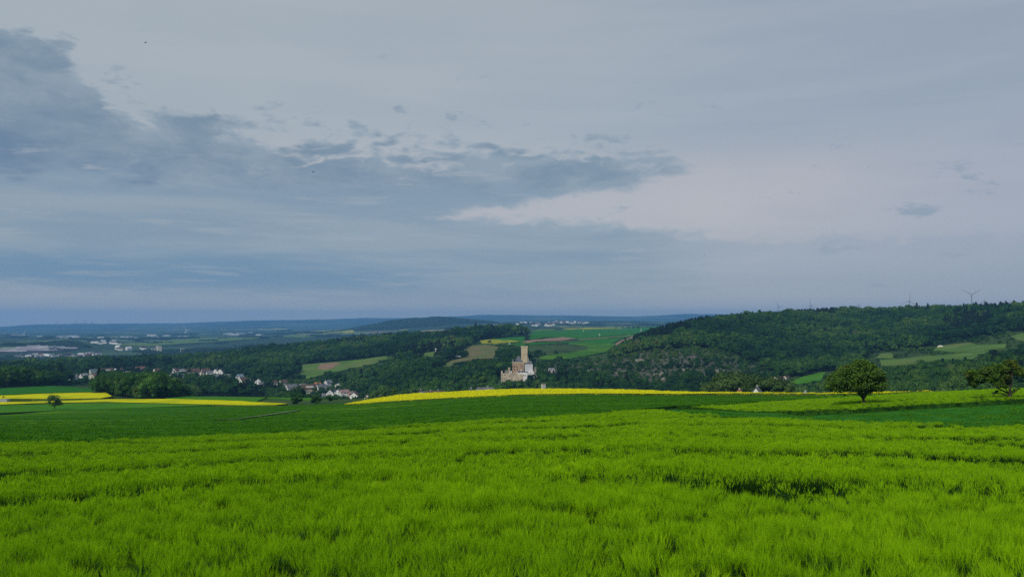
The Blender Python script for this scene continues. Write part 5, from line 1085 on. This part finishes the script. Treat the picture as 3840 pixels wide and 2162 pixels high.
def pylon(px_, top_y, r_, label, s=1.0):
    x, y = at(px_, r_); g = T1(x, y); H_ = r_ * float(ray(px_, top_y)[1]) - g
    o = empty('pylon', (x, y, g), -math.atan2(x, y) + .25); tag(o, label, 'pylon', 'pylons on the right ridge')
    b = MB(); w = 3.4 * s; zt = H_ - 9 * s
    for a in (-1, 1):
        for c in (-1, 1): b.bar((a * w, c * w, -2), (a * .8, c * .8, zt), .30); b.bar((a * .8, c * .8, zt), (0, 0, H_), .22)
    L_ = 7
    for k in range(L_):
        f0, f1 = k / L_, (k + 1) / L_; w0, w1 = w + (.8 - w) * f0, w + (.8 - w) * f1
        for c in (-1, 1): b.bar((-w0, c * w0, zt * f0), (w1, c * w1, zt * f1), .12); b.bar((w0, c * w0, zt * f0), (-w1, c * w1, zt * f1), .12)
    b.build('lattice_tower', steel, o)
    for zz, aw in ((zt - 8 * s, 11 * s), (zt, 8 * s)):
        c = MB()
        for q in (-1, 1): c.bar((0, q * .7, zz), (aw, 0, zz + .3), .26); c.bar((0, q * .7, zz), (-aw, 0, zz + .3), .26)
        c.bar((0, 0, zz + 2.2 * s), (aw, 0, zz + .3), .18); c.bar((0, 0, zz + 2.2 * s), (-aw, 0, zz + .3), .18); a = c.build('crossarm', steel, o)
        for q in (-.95, -.5, .5, .95): MB().bar((q * aw, 0, zz), (q * aw, 0, zz - 2.4 * s), .16).build('insulator', steel, a)
pylon(3221, 1138, 3500, 'tiny lattice pylon between the second and third turbine')
pylon(3497, 1140, 3000, 'lattice pylon between the third and the tallest turbine')
pylon(3692, 1121, 2500, 'largest lattice pylon right of the tallest turbine')
pylon(3792, 1126, 4200, 'faint slim pylon near the right end of the ridge')
def pole(px_, base_y, top_y, r0, r1, label):
    x, y = hit(px_, base_y, r0, r1); q = math.hypot(x, y); g = T1(x, y); H_ = q * float(ray(px_, top_y)[1]) - g
    o = empty('utility_pole', (x, y, g), -math.atan2(x, y)); tag(o, label, 'utility pole')
    MB().cone(0, 0, -1, H_, .55, .35, 8).build('mast', tmw, o); MB().box(-2.4, 2.4, -.2, .2, H_ - 1.6, H_ - 1.2).build('crossarm', tmw, o)
pole(1491, 1338, 1317, 950, 1700, 'white mast above the field strip left of the castle')
pole(1634, 1325, 1304, 950, 1800, 'slim white pole at the tiny clearing left of the knoll')
pole(2188, 1247, 1237, 1300, 4000, 'white pole in the dark plateau field')
pole(2248, 1262, 1251, 1300, 4000, 'small white pole on the pale verge of the plateau')
pole(2404, 1251, 1232, 1300, 4000, 'tall white pole by the dark tree on the plateau')
pole(1910, 1297, 1285, 1100, 2600, 'white pole on the plateau edge left of the castle tower')

# ------------------------------------------------------------------ single trees
def orchard_tree(label, px_, py_, r0, r1, K, base, lobes, limbs, nleaf, size, seed, brown=None):
    x, y = hit(px_, py_, r0, r1, 0.7); q = math.hypot(x, y); z = T1(x, y) + 0.7; g = np.random.default_rng(seed)
    o = empty('orchard_tree', (x, y, z), -math.atan2(x, y)); tag(o, label, 'tree')
    k = K * y / F; X = lambda c: (c[0] - base[0]) * k; Zl = lambda c: (base[1] - c[1]) * k
    b = MB()
    for pts in limbs:
        for (p, q_) in zip(pts[:-1], pts[1:]): b.bar((X(p), p[3], Zl(p)), (X(q_), q_[3], Zl(q_)), p[2] * k / 2, q_[2] * k / 2, 7)
    Vs = []; Fs = []; n0 = 0; tot = sum(l[2] ** 2 for l in lobes); org = [(limbs[0][-1]), (limbs[1][-1]), limbs[0][2]]
    for (cx, cy, rad) in lobes:
        kk = max(1, int(round(rad / 75)) * 2)
        for j in range(kk):
            off = g.uniform(-1, 1) * (rad * 0.9 + 130 * (rad > 80)); sx = cx + g.uniform(-.62, .62) * rad; sz = cy + g.uniform(-.62, .62) * rad; sr = rad * g.uniform(0.50, 0.80)
            c = np.array([(sx - base[0]) * k, off * k, (base[1] - sz) * k]); m = int(nleaf * rad ** 2 / tot / kk)
            d = g.normal(size=(m, 3)); d /= np.linalg.norm(d, axis=1)[:, None]; P_ = c + d * sr * k * np.array([1.15, 1.15, .8]) * (g.uniform(0.15, 1.0, (m, 1)) ** 0.6)
            V, Fc = leaf_cards(P_, d * .6 + np.array([0, 0, .5]), size, g); Vs.append(V); Fs.append(Fc + n0); n0 += len(V)
            e = min(org, key=lambda l: (l[0] - sx) ** 2 + (l[1] - sz) ** 2); b.bar((X(e), e[3], Zl(e)), c, .055, .02, 4)
            for _ in range(3): dd = g.normal(size=3); dd /= np.linalg.norm(dd); b.bar(c, c + dd * sr * k * .9, .022, .008, 3)
    b.build('trunk', mats['bark'], o); mesh_np('crown', np.vstack(Vs), np.vstack(Fs), mats['orchard'], parent=o)
    return o
orchard_tree('large round orchard tree with a forked trunk standing in the barley strip', 3240, 1515, 110, 200, .150, (1275, 1285),
 [(700, 790, 270), (540, 880, 150), (850, 530, 250), (1150, 400, 240), (1450, 480, 230), (1660, 570, 150), (1600, 770, 200), (1300, 700, 310), (1000, 700, 290), (1200, 910, 150), (1440, 920, 130), (800, 890, 120), (1320, 300, 110), (950, 360, 110), (850, 1075, 26)],
 [[(1275, 1400, 84, 0), (1275, 1285, 70, 0), (1275, 1200, 60, 0), (1245, 1120, 58, .1), (1180, 1050, 44, .3), (1080, 900, 30, .3), (900, 750, 20, .2)], [(1262, 1150, 50, 0), (1310, 1080, 46, -.2), (1335, 1010, 40, -.3), (1400, 850, 28, -.2), (1480, 650, 16, 0)], [(1170, 1055, 24, .2), (1050, 1040, 16, .1), (940, 1010, 10, 0), (900, 1060, 8, 0)], [(1330, 1040, 20, -.2), (1410, 1050, 14, -.1), (1470, 1040, 8, 0)], [(1240, 1100, 40, .1), (1230, 900, 28, .4), (1250, 600, 16, .3)]],
 30000, 0.15, 71)
orchard_tree('leaning orchard tree with a brownish top and a bare limb near the right edge', 3789, 1492, 110, 230, .138, (1370, 1240),
 [(540, 710, 190), (700, 640, 200), (700, 760, 180), (880, 600, 200), (880, 740, 170), (500, 860, 120), (560, 980, 56), (1000, 720, 180), (1200, 800, 180), (1090, 610, 160), (1030, 450, 130), (1180, 360, 140), (1390, 340, 170), (1540, 480, 160), (1700, 560, 160), (1320, 480, 150), (1250, 920, 120), (1300, 640, 130), (1060, 1080, 55), (970, 1110, 45), (1450, 1040, 55), (1560, 960, 40)],
 [[(1372, 1360, 110, 0), (1370, 1240, 94, 0), (1365, 1180, 84, 0), (1355, 1080, 62, 0), (1380, 960, 50, 0), (1395, 780, 56, .1), (1430, 600, 62, .1), (1400, 470, 30, .2)], [(1345, 1130, 60, 0), (1240, 1070, 44, .2), (1110, 1010, 40, .3), (1000, 910, 34, .3), (860, 830, 22, .2), (690, 800, 14, .1)], [(1430, 610, 34, .1), (1560, 630, 24, 0), (1740, 600, 14, 0)], [(1400, 600, 18, .1), (1320, 580, 12, 0), (1215, 570, 8, 0)], [(1200, 1050, 14, .2), (1060, 1070, 9, .1), (950, 1130, 6, 0)]],
 34000, 0.13, 72)
def lone(name, px_, py_, r0, r1, top_y, crowns, label, wide=1.0, cat='tree', group=None, r_=None):
    x, y = hit(px_, py_, r0, r1) if r_ is None else at(px_, r_); q = math.hypot(x, y); z = T1(x, y); H_ = max(1.5, q * float(ray(px_, top_y)[1]) - z) / 0.88
    o = empty(name, (x, y, z), random.uniform(0, 6.28)); o.scale = (H_ * wide, H_ * wide, H_); tag(o, label, cat, group)
    for pr, nm in ((random.choice(crowns), 'crown'),) + (((random.choice(TRUNKS), 'trunk'),) if name != 'shrub' else ()):
        c = pr.copy(); c.name = nm; C.objects.link(c); c.parent = o
    return o
ORCH = [crown_mesh('crown', 500 + i, 14, 110, 0.024, mats['orchard'], core=0.6) for i in range(2)]
lone('orchard_tree', 204, 1541, 380, 520, 1483, ORCH, 'small dark lone tree in front of the left rapeseed band', 1.12)
lone('broadleaf_tree', 1113, 1516, 330, 460, 1487, COPSE, 'round dark tree at the right tip of the left rapeseed band', 1.5)
lone('broadleaf_tree', 1183, 1513, 330, 460, 1480, COPSE, 'round dark tree second from the left rapeseed tip', 1.3)
lone('broadleaf_tree', 1236, 1512, 330, 460, 1481, BROAD, 'bright green small tree third from the left rapeseed tip', 1.0)
for px_, ty, lab in ((1262, 1497, 'low green shrub right of the bright small tree'), (1285, 1499, 'low shrub at the dark field edge before the white houses'), (1310, 1500, 'low brownish shrub under the large white gable'), (1340, 1500, 'low shrub just left of the rapeseed tip'), (1205, 1500, 'pale little shrub between the two small trees'), (1370, 1497, 'dark shrub above the rapeseed tip')):
    lone('shrub', px_, 0, 0, 0, ty, BUSHY, lab, 1.5, 'shrub', r_=432)
lone('broadleaf_tree', 1132, 0, 0, 0, 1449, COPSE, 'tall dark tree in front of the beige building', .8, r_=600)
for i, (px_, ty, w_) in enumerate(((1415, 1466, 1.0), (1445, 1458, .9), (1480, 1456, .95), (1515, 1462, .9), (1550, 1470, .8), (1400, 1478, .9), (1585, 1478, .7))):
    lone('broadleaf_tree', px_, 0, 0, 0, ty, ORCH + PALE, 'brownish green tree of the clump behind the rapeseed field end', w_ * .95, 'tree', 'brownish trees behind the rapeseed field end', r_=446 - i * 3)
for px_, ty, w_, lab in ((2690, 1440, 1.0, 'low pale willow at the left end of the willow clump'), (2722, 1412, .8, 'pale willow between the leftmost and the tallest willow'), (2705, 1424, .8, 'pale willow at the left side of the larger willow clump'), (2745, 1405, .8, 'tallest pale willow over the rapeseed crest'), (2770, 1410, .8, 'pale willow touching the tallest one on its right'), (2815, 1430, .9, 'low pale willow left of the narrow white gable'), (2885, 1428, .9, 'pale willow in the middle of the smaller willow clump'), (2935, 1440, .9, 'low brownish willow at the far right of the willows'), (2795, 1416, .75, 'pale willow right of the tallest one'), (2865, 1424, .8, 'pale willow right of the narrow white gable'), (2910, 1430, .8, 'brownish willow at the right end of the willows')):
    lone('willow_tree', px_, 0, 0, 0, ty - 22, PALE, lab, w_ * 1.15, r_=366)
for px_, ty, lab in ((2063, 1285, 'round dark tree on the plateau right of the castle tower'), (2091, 1283, 'left one of the twin trees on the plateau'), (2103, 1283, 'right one of the twin trees on the plateau'), (2125, 1291, 'tiny bush like tree on the bright meadow'), (2137, 1291, 'tiny tree rightmost on the bright meadow')):
    lone('broadleaf_tree', px_, 1296, 1000, 1700, ty, BROAD, lab, .85)
for px_, ty, lab in ((2310, 1225, 'left tree of the far clump on the plateau'), (2335, 1224, 'second tree of the far clump on the plateau'), (2356, 1223, 'third tree of the far clump on the plateau'), (2376, 1223, 'fourth tree of the far clump on the plateau'), (2394, 1219, 'largest dark tree right of the far clump'), (2105, 1231, 'dark bush by the thin yellow band')):
    lone('broadleaf_tree', px_, 1232, 2400, 5200, ty, COPSE, lab, 1.2)
# trees tucked against the castle
cz = T1(CASTLE[0], CASTLE[1] - 16)
for dx_, dy_, h_, lab in ((12.5, -17, 9.5, 'round dark tree hiding the white stair wall of the castle'), (19, -15, 7, 'small tree below the ruined tower of the castle'), (-16, -17, 2.5, 'shrub at the left foot of the curtain wall'), (4, -19, 3.0, 'shrub under the middle of the curtain wall'), (24, -8, 8, 'tree right beside the ruined tower of the castle')):
    x, y = CASTLE[0] + dx_, CASTLE[1] + dy_; o = empty('shrub' if h_ < 4 else 'broadleaf_tree', (x, y, T1(x, y) - .3)); o.scale = (h_ * 1.15, h_ * 1.15, h_); tag(o, lab, 'shrub' if h_ < 4 else 'tree')
    c = random.choice(BUSHY if h_ < 4 else BROAD).copy(); c.name = 'crown'; C.objects.link(c); c.parent = o
    if h_ >= 4: c = TRUNKS[0].copy(); c.name = 'trunk'; C.objects.link(c); c.parent = o
# reddish young tree and pale slab at the far left edge
lone('orchard_tree', 12, 1500, 470, 700, 1484, ORCH, 'reddish young tree at the left edge of the yellow field', .7)
x, y = hit(5, 1509, 440, 640); o = MB().box(-3, 4, -1.5, 1.5, -.3, 1.9).build('concrete_slab', WALL['grey']); o.location = (x, y, T1(x, y)); tag(o, 'pale concrete slab at the left edge under the reddish tree', 'slab')

# ------------------------------------------------------------------ rocks
def rock(px_, py_, r0, r1, w, h, label, seed):
    x, y = hit(px_, py_, r0, r1); V, Fc = ico(3); g = np.random.default_rng(seed)
    n_ = np.sin(V @ g.normal(size=(3, 6)) * 3.1 + g.uniform(0, 6, 6)).sum(1) * .07 + np.sin(V @ g.normal(size=(3, 6)) * 8 + g.uniform(0, 6, 6)).sum(1) * .03
    V = V * (1 + n_)[:, None]; V[:, 2] = np.round(V[:, 2] * 4) / 4 * .6 + V[:, 2] * .4
    V = V * np.array([w / 2, w / 3, h * .75]); o = mesh_np('rock_outcrop', V, Fc, mats['cliff']); o.location = (x, y, T1(x, y)); o.rotation_euler = (0, 0, -math.atan2(x, y) + g.uniform(-.4, .4)); tag(o, label, 'rock')
mats['cliff'] = material('cliff_rock', two_tone((0.13, 0.12, 0.10), (0.29, 0.26, 0.22), 0.5, (0.08, 0.10, 0.05), 0.25, bump=1.0, bscale=1.4, bd=0.8), 0.95, 0.1)
for a in ((1668, 1452, 760, 950, 9, 7, 'pale rock spike at the left of the three cliffs over the rapeseed crest', 1), (1692, 1450, 760, 950, 12, 9, 'largest pale cliff over the rapeseed crest', 2), (1722, 1450, 760, 950, 9, 7, 'rounded pale cliff right of the largest one', 3), (1888, 1446, 760, 860, 15, 4, 'flat pale rock ledge below the curtain wall', 4),
          (2640, 1418, 800, 1000, 17, 6, 'pale rock band at the foot of the steep hill', 5), (2480, 1405, 800, 1050, 16, 4, 'grey rock ledge low on the steep hill', 6), (2560, 1390, 800, 1100, 14, 4, 'grey rock rib in the middle of the steep hill', 7), (2700, 1395, 850, 1100, 14, 5, 'slanting rock rib at the right of the bare slope', 8), (2330, 1400, 800, 1050, 15, 4, 'grey ledge at the left of the bare slope', 9), (2400, 1352, 900, 1150, 13, 3, 'upper grey ledge of the bare slope', 10), (2640, 1270, 1000, 1350, 14, 7, 'small pale crag high in the wooded hill', 11), (2500, 1425, 780, 1000, 15, 4, 'lowest grey ledge above the hill foot trees', 12), (2220, 1395, 800, 1000, 12, 4, 'small ledge between the gabled house and the bare slope', 13)): rock(*a)

# ------------------------------------------------------------------ birds
bm_ = plain('bird_plumage', (0.02, 0.02, 0.022), 0.1, 20)
for px_, py_, q, lab in ((546, 161, .16, 'small dark bird high in the sky at the left'), (1175, 645, .16, 'small dark bird in front of the cloud bank'), (2641, 955, .09, 'tiny dark bird over the far hills'), (3256, 627, .08, 'tiny dark bird in the pale sky at the right')):
    a_, t_ = ray(px_, py_); r_ = 55.0; o = empty('bird', (r_ * math.sin(a_), r_ * math.cos(a_), r_ * t_), .6); o.scale = (q, q, q) ; tag(o, lab, 'bird', 'birds in the sky')
    MB().bar((-.5, 0, 0), (0, 0, .03), .05, .14, 6).bar((0, 0, .03), (.45, 0, .05), .14, .05, 6).build('body', bm_, o)
    for s_ in (-1, 1): MB().add([(.15, s_ * .05, .06), (-.15, s_ * .05, .05), (-.18, s_ * .6, .22), (-.3, s_ * 1.0, .1), (.08, s_ * .6, .26), (0, s_ * .3, .0)], [(0, 1, 2, 4), (4, 2, 3), (0, 5, 1)]).build('wing', bm_, o)

# ------------------------------------------------------------------ haze
def haze():
    hb = MB().box(-14500, 14500, -14500, 16600, -420, 205); o = mesh_np('haze', hb.v, hb.f, None or [])
    m = bpy.data.materials.new('haze'); m.use_nodes = True; t = NT(m.node_tree); out = t.n('ShaderNodeOutputMaterial'); v = t.n('ShaderNodeVolumePrincipled')
    v.inputs['Color'].default_value = (*HAZE_COLOR, 1); v.inputs['Density'].default_value = HAZE_DENSITY; v.inputs['Anisotropy'].default_value = 0.1
    t.l(v.outputs[0], out.inputs['Volume']); o.data.materials.append(m); o.display_type = 'WIRE'
    tag(o, 'thin bluish air haze over the whole landscape', kind='stuff')
haze()
